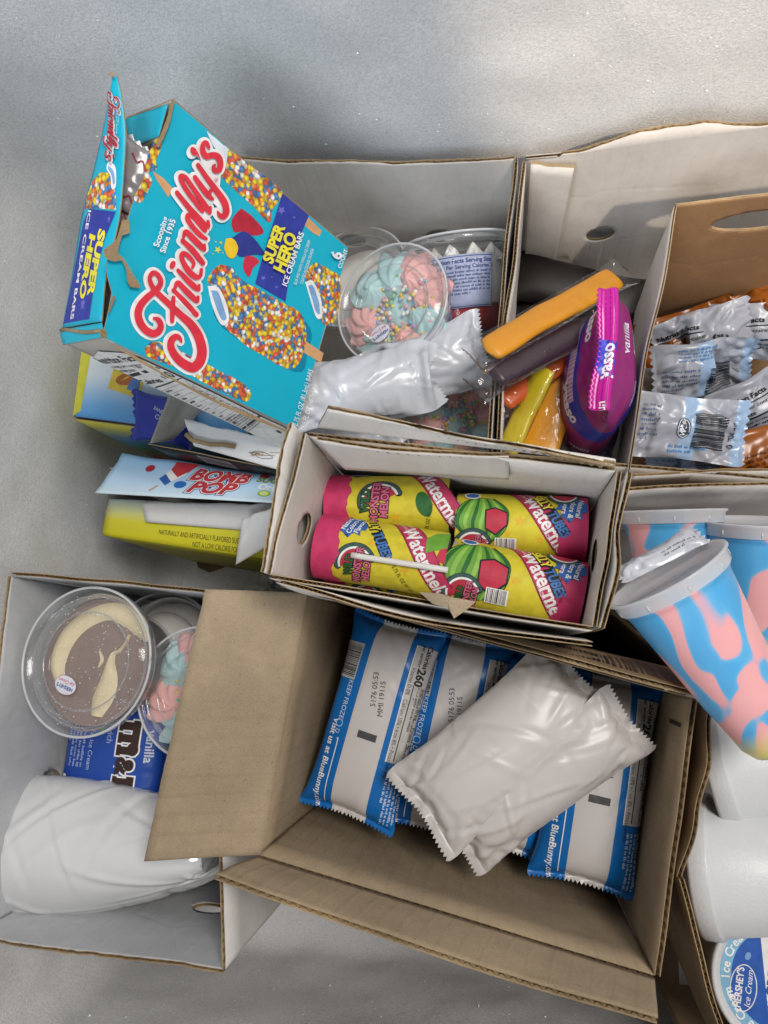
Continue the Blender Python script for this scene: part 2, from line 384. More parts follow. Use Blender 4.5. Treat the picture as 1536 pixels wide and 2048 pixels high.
class Print:
    def __init__(s, surf, parent, name='lettering', step=0, tf=None, lift=0.0):
        s.lift = lift; s.s = surf; s.p = parent; s.name = name; s.step = step; s.V = []; s.F = []; s.fm = []; s.m = []; s.n = 0; s.tf = tf; s.off = []; s.k = 0
    def add(s, v, f, mat, layer, dz=None):
        v = np.asarray(v, float)
        if len(v) == 0: return
        if s.tf: v = s.tf(v)
        if s.step:
            bm = bmesh.new(); vs = [bm.verts.new((a, b, 0)) for a, b in v]
            for q in f:
                try: bm.faces.new([vs[i] for i in q])
                except ValueError: pass
            for ax in (0, 1):
                lo, hi = v[:, ax].min(), v[:, ax].max(); st = s.step if np.isscalar(s.step) else s.step[ax]
                if not st: continue
                x = math.ceil(lo/st)*st
                while x < hi:
                    no = [0, 0, 0]; no[ax] = 1; co = [0, 0, 0]; co[ax] = x
                    bmesh.ops.bisect_plane(bm, geom=bm.verts[:]+bm.edges[:]+bm.faces[:], plane_co=co, plane_no=no); x += st
            bm.verts.index_update(); v = np.array([x.co[:2] for x in bm.verts]); f = [[x.index for x in q.verts] for q in bm.faces]; bm.free()
        s.k += 1
        of = np.full(len(v), .00014+s.lift+.00005*layer+s.k*2.5e-6)
        if dz is not None and len(dz) == len(v): of = of+dz
        s.V.append(s.s.at(v, of))
        if mat not in s.m: s.m.append(mat)
        mi = s.m.index(mat)
        for q in f: s.F.append([i+s.n for i in q]); s.fm.append(mi)
        s.n += len(v)
    def text(s, body, x, y, size, mat, rot=0, layer=2, bold=0.0, shear=0.0, space=1.0, sx=1.0, mir=False):
        v, f = text2d(body, size, bold, shear, space); v = v*np.array([-sx if mir else sx, 1.0])
        s.add(rot2(v, R(rot))+np.array([x, y]), f, mat, layer)
    def poly(s, pts, mat, layer=1):
        bm = bmesh.new(); vs = [bm.verts.new((a, b, 0)) for a, b in pts]; bm.faces.new(vs); bmesh.ops.triangulate(bm, faces=bm.faces[:])
        bm.verts.index_update(); f = [[x.index for x in q.verts] for q in bm.faces]; v = [x.co[:2] for x in bm.verts]; bm.free()
        s.add(v, f, mat, layer)
    def rect(s, x0, y0, x1, y1, mat, layer=1): s.add([(x0, y0), (x1, y0), (x1, y1), (x0, y1)], [[0, 1, 2, 3]], mat, layer)
    def ell(s, x, y, rx, ry, mat, layer=1, rot=0, n=28):
        v = rot2(np.array([(rx*math.cos(2*math.pi*i/n), ry*math.sin(2*math.pi*i/n)) for i in range(n)]), R(rot))+np.array([x, y])
        s.add(v, [list(range(n))], mat, layer)
    def star(s, x, y, r, mat, layer=1, rot=0, n=5, inner=.45):
        v = [(r*(1 if i % 2 == 0 else inner)*math.cos(math.pi*i/n), r*(1 if i % 2 == 0 else inner)*math.sin(math.pi*i/n)) for i in range(2*n)]
        v = rot2(np.array(v), R(rot))+np.array([x, y]); s.poly(v.tolist(), mat, layer)
    def stroke(s, pts, wid, mat, layer=1, grow=0, n=6):
        P4 = np.array([(a, b, w) for (a, b), w in zip(pts, wid)]); c = catmull(P4, n); xy = c[:, :2]; w = np.maximum(c[:, 2]+grow, 1e-5)/2
        t = np.gradient(xy, axis=0); t /= np.maximum(np.linalg.norm(t, axis=1), 1e-9)[:, None]; nr = np.stack([-t[:, 1], t[:, 0]], -1)
        a, b = xy+nr*w[:, None], xy-nr*w[:, None]
        V = np.concatenate([a, b]); k = len(a); F = [[i, i+1, k+i+1, k+i] for i in range(k-1)]
        s.add(V, F, mat, layer, np.tile(np.linspace(0, 6e-5, k), 2)); s.k += 24
        for e in (0, -1):
            m = 14; s.add([(xy[e, 0]+w[e]*math.cos(2*math.pi*i/m), xy[e, 1]+w[e]*math.sin(2*math.pi*i/m)) for i in range(m)], [list(range(m))], mat, layer)
    def bars(s, x, y, w, h, mat, seed=1, n=30, layer=2, vert=False):
        r = random.Random(seed); pos = 0; tot = []
        for i in range(n): a = r.choice([1, 1, 2, 3]); b = r.choice([1, 1, 2, 2]); tot.append((pos, a)); pos += a+b
        for p0, a in tot:
            u0, u1 = p0/pos, (p0+a)/pos
            if vert: s.rect(x, y+u0*h, x+w, y+u1*h, mat, layer)
            else: s.rect(x+u0*w, y, x+u1*w, y+h, mat, layer)
    def micro(s, x, y, w, rows, pitch, mat, seed=1, layer=2, rot=0, th=.45):
        """unreadably small print: rows of word-long dashes"""
        r = random.Random(seed); V = []; F = []; ap = abs(pitch)
        for k in range(rows):
            a = 0; end = w*(1 if k < rows-1 else .6); yy = -k*pitch
            while a < end:
                for c in range(r.randint(2, 8)):
                    b = a+ap*r.uniform(.16, .30); h0 = r.choice((0, 0, 0, .18))*ap; h1 = ap*(th+r.choice((0, 0, .2)))
                    i = len(V); V += [(a, yy+h0*.5), (b, yy+h0*.5), (b, yy+h1), (a, yy+h1)]; F.append([i, i+1, i+2, i+3]); a = b+ap*.14
                    if a > end: break
                a += ap*.35
        s.add(rot2(np.array(V), R(rot))+np.array([x, y]), F, mat, layer)
    def build(s):
        if not s.V: return None
        return mesh(s.name, np.concatenate(s.V), s.F, s.m, s.p, s.fm)
WHT, BLK, RED, YEL = ink('#efeeee'), ink('#232226'), ink('#dc3444'), ink('#ecdf3a')
TEAL, NAVY = ink('#12b1cd'), ink('#343f9e')

# ------------------------------------------------------------------ wrappers: sheet tube relaxed round its content
_wc = {}
def wrap_shape(L, Wd, seal, core, press=.0, iters=90, seed=1, cell=.0036, rough=1.0, floor=None):
    key = (L, Wd, seal, core, press, iters, seed, cell, floor, rough)
    if key in _wc: return _wc[key]
    rng = np.random.RandomState(seed)
    nx, ny = max(10, int(L/cell)), max(8, int(Wd/cell))
    idt = np.zeros((nx+1, ny+1), int); idb = np.zeros((nx+1, ny+1), int); V = []
    ph = rng.rand(4)*6
    for i in range(nx+1):
        for j in range(ny+1):
            x, y = -L/2+L*i/nx, -Wd/2+Wd*j/ny
            e = min(i, nx-i)*L/nx; sealed = e <= seal or j in (0, ny)
            n = rough*(.0030*noise.noise(Vector((x*38+seed, y*38, seed*.7)))+.0016*noise.noise(Vector((x*90, y*90+seed, seed*.3)))+rng.randn()*.0002)
            idt[i, j] = len(V); V.append((x, y, n if sealed else .002+n))
            if sealed: idb[i, j] = idt[i, j]
            else: idb[i, j] = len(V); V.append((x, y, -.002+n))
    X = np.array(V); Vl = np.zeros_like(X); dx, dy = L/nx, Wd/ny
    E = set()
    def ed(a, b, r, k):
        if a != b: E.add((min(a, b), max(a, b), round(r, 7), k))
    for idd in (idt, idb):
        for i in range(nx+1):
            for j in range(ny+1):
                if i < nx: ed(idd[i, j], idd[i+1, j], dx, 1.0)
                if j < ny: ed(idd[i, j], idd[i, j+1], dy, 1.0)
                if i < nx and j < ny:
                    dg = math.hypot(dx, dy); ed(idd[i, j], idd[i+1, j+1], dg, .5); ed(idd[i+1, j], idd[i, j+1], dg, .5)
                if i < nx-1: ed(idd[i, j], idd[i+2, j], 2*dx, .10)
                if j < ny-1: ed(idd[i, j], idd[i, j+2], 2*dy, .10)
    E = list(E); a = np.array([e[0] for e in E]); b = np.array([e[1] for e in E]); rest = np.array([e[2] for e in E]); k = np.array([e[3] for e in E])
    N = len(X); val = np.bincount(a, k, N)+np.bincount(b, k, N)
    Ft = [[idt[i, j], idt[i+1, j], idt[i+1, j+1], idt[i, j+1]] for i in range(nx) for j in range(ny)]
    Fb = [[idb[i, j], idb[i, j+1], idb[i+1, j+1], idb[i+1, j]] for i in range(nx) for j in range(ny)]
    Fb = [q for q, p in zip(Fb, Ft) if set(q) != set(p)]
    FA = np.array(Ft+Fb)
    ca, cb, cc, ce = core
    for it in range(iters):
        g = min(1, .25+it/(iters*.5))
        p = X[FA]; nf = np.cross(p[:, 2]-p[:, 0], p[:, 3]-p[:, 1])
        nv = np.stack([sum(np.bincount(FA[:, c], nf[:, d], N) for c in range(4)) for d in range(3)], -1)
        Vl = Vl*.86+nv*press*g; Vl = np.clip(Vl, -.002, .002); X0 = X.copy(); X = X+Vl
        for _ in range(7):
            d = X[b]-X[a]; l = np.maximum(np.linalg.norm(d, axis=1), 1e-9); c = (d*((l-rest)/l*.5*k)[:, None])
            D = np.stack([np.bincount(a, c[:, q], N)-np.bincount(b, c[:, q], N) for q in range(3)], -1)
            X = X+D*(2.2/np.maximum(val, .5))[:, None]
        if ca > 0:
            tx = np.clip(1-np.abs(X[:, 0]/ca)**5, 0, 1)**.2
            m = tx > .05; bb, c2 = cb*tx*g+1e-5, cc*tx*g+1e-5
            gg = (np.abs(X[:, 1])/bb)**ce+(np.abs(X[:, 2])/c2)**ce
            ins = m & (gg < 1) & (gg > 1e-9)
            sc = np.ones(N); sc[ins] = np.minimum(gg[ins]**(-1/ce), 6)
            X[:, 1] *= np.where(ins, np.minimum(sc, 1.15), 1); X[:, 2] *= np.where(ins, np.minimum(sc, 3), 1)
        if floor is not None: X[:, 2] = np.maximum(X[:, 2], -floor)
        Vl = (X-X0)*.6
    r = (X, idt, idb, nx, ny); _wc[key] = r; return r
def upsample(G, k):
    def up1(A):
        n = A.shape[0]-1; x = np.linspace(0, n, n*k+1); i = np.minimum(x.astype(int), n-1); f = (x-i)[:, None, None]
        Ap = np.concatenate([2*A[:1]-A[1:2], A, 2*A[-1:]-A[-2:-1]])
        a_, b_, c_, d_ = Ap[i], Ap[i+1], Ap[i+2], Ap[i+3]
        return .5*((2*b_)+(-a_+c_)*f+(2*a_-5*b_+4*c_-d_)*f*f+(-a_+3*b_-3*c_+d_)*f**3)
    return up1(up1(G).transpose(1, 0, 2)).transpose(1, 0, 2)
def creases(nx, ny, L, Wd, n, amp, seed, ends=True):
    """height field of straight sharp folds: many running in from the seals, some across the body"""
    r = random.Random(seed); s, t = np.meshgrid(np.linspace(0, L, nx+1), np.linspace(0, Wd, ny+1), indexing='ij'); Hh = np.zeros_like(s)
    for k in range(n):
        if ends and k < n*.55:
            e = r.random() < .5; cx = r.uniform(.0, .16)*L; cx = cx if e else L-cx; cy = r.uniform(.08, .92)*Wd; an = r.gauss(0, .35); ln = r.uniform(.10, .28)*L
        else: cx, cy, an, ln = r.uniform(.1, .9)*L, r.uniform(.1, .9)*Wd, r.uniform(0, math.pi), r.uniform(.10, .35)*L
        dx, dy = math.cos(an), math.sin(an); u = (s-cx)*dx+(t-cy)*dy; v = -(s-cx)*dy+(t-cy)*dx+.12*ln*np.sin(u/ln*2+k)
        w = r.uniform(.0022, .0060); prof = np.maximum(0, 1-np.abs(v)/w)-.45*np.maximum(0, 1-np.abs(v-w*1.3)/(w*1.5))
        Hh += amp*r.choice((-1, 1))*r.uniform(.35, 1)*prof*np.exp(-(u/ln*1.5)**4)
    return Hh
def wrapper(root, shape, o, xd, up, mats, L, Wd, name='wrapper_film', bend=0.0, zig=.0013, twist=0.0, zigends=(0, 1), fm=None, bendx=0.0, taper=None, crush=(0, 0), ups=2, seed=1, low=0.0):
    """place a relaxed wrapper: o = centre, xd = long axis, up = face normal. returns part, top Surf, bottom Surf"""
    X, idt, idb, nx, ny = shape
    T, B = upsample(X[idt], ups), upsample(X[idb], ups); nx, ny = nx*ups, ny*ups
    gap = np.linalg.norm(T-B, axis=2); op = np.minimum(1, gap/.004)
    if crush[0]:
        for A, sg, sd in ((T, 1, seed), (B, -1, seed+7)):
            nn = np.cross(np.gradient(A, axis=0), np.gradient(A, axis=1)); nn /= np.maximum(np.linalg.norm(nn, axis=2), 1e-9)[:, :, None]
            A += nn*(creases(nx, ny, L, Wd, crush[0], crush[1], sd)*op)[:, :, None]
    if low:
        lo = np.array([[low*noise.noise(Vector((i/nx*L*26+seed, j/ny*Wd*26, seed*2.1))) for j in range(ny+1)] for i in range(nx+1)])
        T[:, :, 2] += lo; B[:, :, 2] += lo
    stp = max(1, round(.0026/(Wd/ny)))
    for e, i in ((0, 0), (1, nx)):
        if e in zigends:
            for j in range(ny+1):
                ph = (j/stp) % 2; z = zig*(1-abs(ph-1)*2)
                for A in (T, B): A[i, j, 0] += (-1 if e == 0 else 1)*z
    for A in (T, B):
        if taper: A[:, :, 1] *= taper(A[:, :, 0]/L+.5)
        if bend: A[:, :, 2] -= bend*(A[:, :, 0]/(L/2))**2
        if bendx: A[:, :, 1] += bendx*(A[:, :, 0]/(L/2))**2
        if twist:
            th = twist*A[:, :, 0]/L; y, z = A[:, :, 1].copy(), A[:, :, 2].copy(); A[:, :, 1] = y*np.cos(th)-z*np.sin(th); A[:, :, 2] = y*np.sin(th)+z*np.cos(th)
    xd = unit(xd); up = unit(np.asarray(up, float)-np.dot(up, xd)*xd); yd = np.cross(up, xd); Rm = np.stack([xd, yd, up])
    T, B = np.asarray(o, float)+T@Rm, np.asarray(o, float)+B@Rm
    n = (nx+1)*(ny+1); ii, jj = np.meshgrid(np.arange(nx), np.arange(ny), indexing='ij'); a_ = (ii*(ny+1)+jj).ravel()
    Ft = np.stack([a_, a_+ny+1, a_+ny+2, a_+1], -1); thin = gap < 2e-5
    keep = ~(thin[:-1, :-1] & thin[1:, :-1] & thin[1:, 1:] & thin[:-1, 1:]).ravel(); Fb = (Ft[:, ::-1]+n)[keep]
    uu, vv = np.meshgrid(np.linspace(0, 1, nx+1), np.linspace(0, 1, ny+1), indexing='ij'); uv = np.stack([uu, vv], -1).reshape(-1, 2); uv = np.concatenate([uv, uv+[0, 1]])
    side = None
    if fm:
        m0 = [fm(i/nx, j/ny, 0) for i in range(nx) for j in range(ny)]; side = m0+[m for m, k in zip(m0, keep) if k]
    ob = mesh(name, np.concatenate([T.reshape(-1, 3), B.reshape(-1, 3)]), np.concatenate([Ft, Fb]).tolist(), mats, root, side, uv, True)
    return ob, Surf(T, L, Wd, up), Surf(B, L, Wd, -up)
def lathe(name, prof, o, ax, mat, parent, seg=56, xref=(1, 0, 0), smooth=True, uv=True):
    ax = unit(ax); xr = np.asarray(xref, float); xr = unit(xr-xr.dot(ax)*ax); yr = np.cross(ax, xr); V = []; F = []; U = []
    m = len(prof); al = np.concatenate([[0], np.cumsum([math.hypot(prof[k+1][0]-prof[k][0], prof[k+1][1]-prof[k][1]) for k in range(m-1)])]); al = al/al[-1]
    for i in range(seg+1):
        th = 2*math.pi*i/seg; d = math.cos(th)*xr+math.sin(th)*yr
        for k, (r, z) in enumerate(prof): V.append(np.asarray(o)+d*r+ax*z); U.append((i/seg*1.7, al[k]))
    for i in range(seg):
        for k in range(m-1):
            a = i*m+k; F.append([a, a+m, a+m+1, a+1])
    return mesh(name, V, F, [mat], parent, uv=U, smooth=smooth)
def tube(name, pts, r, mat, parent, seg=8):
    pts = np.asarray(pts, float); V = []; F = []
    t = np.gradient(pts, axis=0)
    for p, d in zip(pts, t):
        d = unit(d); a = unit(np.cross(d, (0.13, .3, 1))); b = np.cross(d, a)
        for k in range(seg): th = 2*math.pi*k/seg; V.append(p+r*(a*math.cos(th)+b*math.sin(th)))
    for i in range(len(pts)-1):
        for k in range(seg): F.append([i*seg+k, i*seg+(k+1) % seg, (i+1)*seg+(k+1) % seg, (i+1)*seg+k])
    F.append(list(range(seg))[::-1]); F.append([(len(pts)-1)*seg+k for k in range(seg)])
    return mesh(name, V, F, [mat], parent, smooth=True)

# ------------------------------------------------------------------ the freezer
XL, XR, YF, YB, ZT, ZB = -.428, .80, -.335, .434, .66, -.10
def freezer():
    rc = .035; per = []
    def seg(a, b, n):
        for i in range(n): per.append(np.array(a)+(np.array(b)-np.array(a))*i/n)
    def arc(c, a0, n=10):
        for i in range(n): th = R(a0+90*i/n); per.append(np.array([c[0]+rc*math.cos(th), c[1]+rc*math.sin(th)]))
    seg((XR, YF+rc), (XR, YB-rc), 30); arc((XR-rc, YB-rc), 0); seg((XR-rc, YB), (XL+rc, YB), 110); arc((XL+rc, YB-rc), 90)
    seg((XL, YB-rc), (XL, YF+rc), 66); arc((XL+rc, YF+rc), 180); seg((XL+rc, YF), (XR-rc, YF), 110); arc((XR-rc, YF+rc), 270)
    per = np.array(per); n = len(per); cen = np.array([(XL+XR)/2, (YF+YB)/2])
    t = np.roll(per, -1, 0)-np.roll(per, 1, 0); t /= np.linalg.norm(t, axis=1)[:, None]; inn = np.stack([-t[:, 1], t[:, 0]], -1)
    rows = []; rf = .045
    for k in range(7): th = R(90*k/6); rows.append((rf*(1-math.sin(th)), ZB+rf*(1-math.cos(th))))
    for z in np.linspace(ZB+rf, ZT, 54)[1:]: rows.append((0, z))
    V = []; F = []
    for (d, z) in rows:
        for i in range(n):
            p = per[i]+inn[i]*d; q = Vector((p[0]*9, p[1]*9, z*9))
            f = .004*noise.noise(q)+.002*noise.noise(q*3.1)
            p = p+inn[i]*(f+.003); V.append((p[0], p[1], z))
    for r in range(len(rows)-1):
        for i in range(n): F.append([r*n+i, r*n+(i+1) % n, (r+1)*n+(i+1) % n, (r+1)*n+i])
    o = mesh('freezer_wall', V, F, [M['frost']], smooth=True); o['kind'] = 'structure'
    # floor
    nx, ny = 120, 80; x0, x1, y0, y1 = XL+rf-.01, XR-rf+.01, YF+rf-.01, YB-rf+.01
    G = np.array([[(x0+(x1-x0)*i/nx, y0+(y1-y0)*j/ny, 0.0) for j in range(ny+1)] for i in range(nx+1)])
    for i in range(nx+1):
        for j in range(ny+1):
            q = Vector(G[i, j]*14); e = min(i, nx-i, j, ny-j)/6
            G[i, j, 2] = ZB+.002+min(1, e)*(.004*noise.noise(q)+.002*noise.noise(q*3))
    o = mesh('freezer_floor', G.reshape(-1, 3), grid_faces(nx, ny), [M['frost']], smooth=True); o['kind'] = 'structure'
    # loose ice crystals glinting on the liner
    r = random.Random(3); V = []; F = []
    for k in range(1500):
        w = r.random()
        if w < .45: p = np.array([r.uniform(-.40, .3), YB-.004, r.uniform(.1, .6)]); nn = np.array([0, -1, 0])
        elif w < .68: p = np.array([XL+.004, r.uniform(-.3, .42), r.uniform(-.05, .6)]); nn = np.array([1, 0, 0])
        elif w < .9: p = np.array([r.uniform(-.40, .3), YF+.004, r.uniform(-.05, .4)]); nn = np.array([0, 1, 0])
        else: p = np.array([r.uniform(-.40, .3), r.uniform(-.3, .42), ZB+.004]); nn = np.array([0, 0, 1])
        s = r.uniform(.0003, .0009) if r.random() < .96 else r.uniform(.0009, .0015)
        d = unit(nn+np.array([r.gauss(0, .6) for _ in range(3)])); a = unit(np.cross(d, (.3, .5, .8))); b = np.cross(d, a)
        p = p+nn*.002
        i = len(V); V += [p+a*s, p+b*s*.6, p-a*s, p-b*s*.6, p-d*s]; F += [[i, i+1, i+2, i+3], [i, i+4, i+1], [i+1, i+4, i+2], [i+2, i+4, i+3], [i+3, i+4, i]]
    o = mesh('frost_crystals', V, F, [M['crystal']]); o['kind'] = 'stuff'; o['label'] = 'glinting ice crystals on the frosted freezer liner'
freezer()

# ------------------------------------------------------------------ cartons
def z0(p, z): return np.array([p[0], p[1], z])
UP = np.array([0, 0, 1.0])

# white carton, back left
def carton_back_left():
    BR, FR = P(1028, 314, .24), P(975, 888, .24); BL = P(440, 300, .275); BL = np.array([-.215, BL[1]-.004, .27]); FL = np.array([-.205, .165, .22])
    t = thing('white_carton', 'open white corrugated carton holding clear dessert cups and white wrapped bars', 'carton', (-.1, .29, 0), 'white corrugated cartons')
    bw = [z0(BL, ZB)+[0, .0, 0], z0(BR, ZB)+[-.002, -.004, 0], BR, BL]
    L = np.linalg.norm(bw[1]-bw[0])
    # the two vents near the floor of the back wall
    carton_wall(t, bw, (0, 1, 0), seed=3, amp=.0022, freq=5, bow=-.006, wav=.004, holes=[(L-.158, 0.240, .013, .0115), (L-.070, 0.246, .014, .012)])
    carton_wall(t, [z0(BR, ZB), z0(FR, ZB), FR, BR], (1, 0, 0), seed=4, amp=.0012, freq=6, wav=.003)
    carton_wall(t, [z0(FR, ZB), z0(FL, ZB), z0(FR, .22), FL], (0, -1, 0), seed=5, amp=.003, freq=4)
    carton_wall(t, [z0(FL, ZB), z0(BL, ZB), BL, FL], (-1, 0, 0), seed=6, amp=.002, freq=4)
    slab('carton_floor', quadgrid([z0(FL, .012), z0(FR, .012), z0(BR, .012), z0(BL, .012)], 4, 4), (0, 0, -.003), [M['white']]*3, t)
    return t
carton_back_left()

# white carton, back right, with the folded strip in its corner
def carton_back_right():
    BL, FL = P(1052, 322, .25), P(1003, 892, .24)
    BR = np.array([.34, BL[1]+.004, .262]); FR = np.array([.34, .115, .215])
    t = thing('white_carton', 'open white carton holding freezer pops, a magenta pouch and a brown inner carton', 'carton', (.18, .26, 0), 'white corrugated cartons')
    bw = [z0(BL, ZB)+[0, .004, 0], z0(BR, ZB), BR, BL+[0, .004, 0]]; L = np.linalg.norm(bw[1]-bw[0])
    def prof(u): x = u*L; return .012*math.exp(-((x-.11)/.05)**4)-.004*(x < .03)+.004*nz1(x*40, 3)
    carton_wall(t, bw, (0, 1, 0), seed=13, amp=.0022, freq=7, wav=.003, holes=[(.076, 0.220, .0135, .0115)], profile=prof)
    carton_wall(t, [z0(BL, ZB), z0(FL, ZB), FL, BL], (-1, 0, 0), seed=14, amp=.0014, freq=6, wav=.004, bow=.003)
    carton_wall(t, [z0(FL, ZB), z0(FR, ZB), FR, FL-[0, 0, .025]], (0, -1, 0), seed=15, amp=.002, freq=4, mi='white')
    # strip folded down inside the corner
    a = BL+np.array([.004, -.001, -.004]); b = P(1148, 338, .245)
    G = quadgrid([z0(a, .06), z0(b, .06)+[-.006, 0, 0], b+[0, 0, .0], a], 10, 14, wav=.002, seed=3)
    slab('folded_strip', G, (0, .0028, 0), [M['white'], M['white'], M['kraft_edge']], t)
    slab('carton_floor', quadgrid([z0(FL, .012), z0(FR, .012), z0(BR, .012), z0(BL, .012)], 4, 4), (0, 0, -.003), [M['white']]*3, t)
    return t
carton_back_right()

# brown-lined carton standing inside it
def carton_brown_inner():
    BL, FL = P(1352, 412, .272), P(1264, 946, .215)
    BR = BL+np.array([.2, .004, .004]); FR = FL+np.array([.2, .0, 0])
    t = thing('brown_lined_carton', 'small carton with brown inside and oval handle hole, full of crumpled bar wrappers', 'carton', (.2, .23, .01))
    bb = .03
    bw = [z0(BL, bb)+[.004, -.02, 0], z0(BR, bb)+[0, -.02, 0], BR, BL]; L = .2; Hh = np.linalg.norm(bw[3]-bw[0])
    carton_wall(t, bw, (0, 1, 0), t=.0022, mi='kraft_warm', mo='white_out', seed=23, amp=.0008, freq=5, holes=[(.066, Hh-.030, .034, .0115)], core=False)
    G = [z0(BL, bb)+[0, -.01, 0], z0(FL, bb)+[.006, 0, 0], FL, BL]
    carton_wall(t, G, (-1, 0, 0), t=.0022, mi='kraft_warm', mo='white_out', me='kraft', seed=24, amp=.0012, freq=5, bow=.002, wav=.004, core=False, nv=14)
    carton_wall(t, [z0(FL, bb), z0(FR, bb), FR, FL], (0, -1, 0), t=.0022, mi='kraft_warm', mo='white_out', seed=25, amp=.003, freq=6, core=False)
    slab('carton_floor', quadgrid([z0(FL, bb+.01), z0(FR, bb+.01), z0(BR, bb+.01), z0(BL, bb+.01)], 4, 4), (0, 0, -.002), [M['kraft_warm']]*3, t)
carton_brown_inner()

# white carton of push-up tubes, riding highest
def carton_tubes():
    z = .33; TL, TR, BR, BL = P(612, 866, z), P(1232, 940, z), P(1186, 1252, z), P(540, 1148, z)
    fl = .18
    t = thing('white_carton', 'white corrugated carton with round hand holes holding pink and yellow push-up tubes', 'carton', (0, .08, 0), 'white corrugated cartons')
    def dn(p, zz): return z0(p, zz)
    carton_wall(t, [dn(TL, ZB), dn(TR, ZB), TR-[0, 0, .004], TL-[0, 0, .006]], (0, 1, 0), seed=33, amp=.001, freq=4, wav=.001)
    Lw = np.linalg.norm(TL-BL)
    carton_wall(t, [dn(BL, ZB), dn(TL, ZB), TL, BL], (-1, 0, 0), seed=34, amp=.0012, freq=5, holes=[(.040, 0.378, .012, .0145)], step=.0025)
    carton_wall(t, [dn(BR, ZB), dn(TR, ZB), TR, BR], (1, 0, 0), seed=35, amp=.0012, freq=5, holes=[(.052, 0.372, .012, .0145)], step=.0025)
    carton_wall(t, [dn(BL, ZB), dn(BR, ZB), BR, BL], (0, -1, 0), seed=36, amp=.0008, freq=5, wav=.001)
    # second ply along the front, sagging away from the first
    d = np.array([0, -.0045, 0])
    carton_wall(t, [dn(BL, .2)+d, dn(BR, .2)+d, BR+d+[0, -.004, -.004], BL+d+[.004, .001, -.001]], (0, -1, 0), seed=37, amp=.001, freq=5, mi='white', bow=.006, wav=.002, name='front_ply')
    # inner flap lying against the back wall, and the outer flap leaning back
    a, b = P(632, 880, .332), P(1018, 912, .327)
    a2, b2 = P(690, 950, .285)+[0, .004, 0], P(1018, 968, .285)+[0, .003, 0]
    carton_wall(t, [a2, b2, b, a], (0, 1, 0), seed=38, amp=.0008, freq=5, bow=-.003, wav=.001, name='inner_flap', nv=8)
    c, e = P(655, 818, .352), P(1232, 930, .335); k = TL+[.006, .006, -.008]; m = TR+[-.002, .006, -.006]
    def prof(u): return -.004*math.sin(u*3.14)+.003*nz1(u*9, 8)
    carton_wall(t, [k, m, e, c], (0, 1, 0), seed=39, amp=.0022, freq=8, wav=.003, name='back_flap', nv=8, profile=prof)
    # the left wall is two plies with a torn outer ply
    d = unit(np.cross(UP, TL-BL))*.007; d = d if d[0] < 0 else -d
    carton_wall(t, [dn(BL, .1)+d, dn(TL, .1)+d, TL+d+[-.004, .006, .004], BL+d+[0, 0, -.001]], d, seed=41, amp=.003, freq=5, wav=.005, name='outer_ply')
    d = unit(np.cross(UP, TR-BR))*.006; d = d if d[0] > 0 else -d
    carton_wall(t, [dn(BR, .1)+d, dn(TR, .1)+d, TR+d+[.001, 0, .002], BR+d+[0, 0, -.003]], d, seed=42, amp=.003, freq=5, wav=.004, name='outer_ply')
    slab('carton_floor', quadgrid([dn(BL, fl), dn(BR, fl), dn(TR, fl), dn(TL, fl)], 4, 4), (0, 0, -.003), [M['white']]*3, t)
    # red print and the peeled brown liner scrap
    s = Surf(quadgrid([dn(BL, .1)+d, dn(TR, .1)+d, TR+d, BR+d], 2, 2), .1, .2, d)
    pts = [P(x, y, zz) for x, y, zz in ((838, 1184, .336), (880, 1187, .343), (906, 1195, .346), (952, 1203, .344), (930, 1222, .349), (908, 1237, .352), (896, 1216, .347), (866, 1208, .341))]
    c0 = np.mean(pts, 0)+[0, 0, .003]; V = pts+[c0]; n = len(pts)
    V = [np.array(v) for v in V]; V2 = [v-np.array([0, 0, .0007]) for v in V]
    F = [[i, (i+1) % n, n] for i in range(n)]+[[n+1+(i+1) % n, n+1+i, 2*n+1] for i in range(n)]+[[(i+1) % n, i, n+1+i, n+1+(i+1) % n] for i in range(n)]
    mesh('torn_liner_scrap', V+V2, F, [M['kraft']], t)
    pr = Print(Surf(quadgrid([P(596, 865, .3305), P(606, 865, .3305), P(583, 950, .331), P(573, 950, .331)], 2, 2), .004, .04, UP), t, 'red_print')
    return t
carton_tubes()

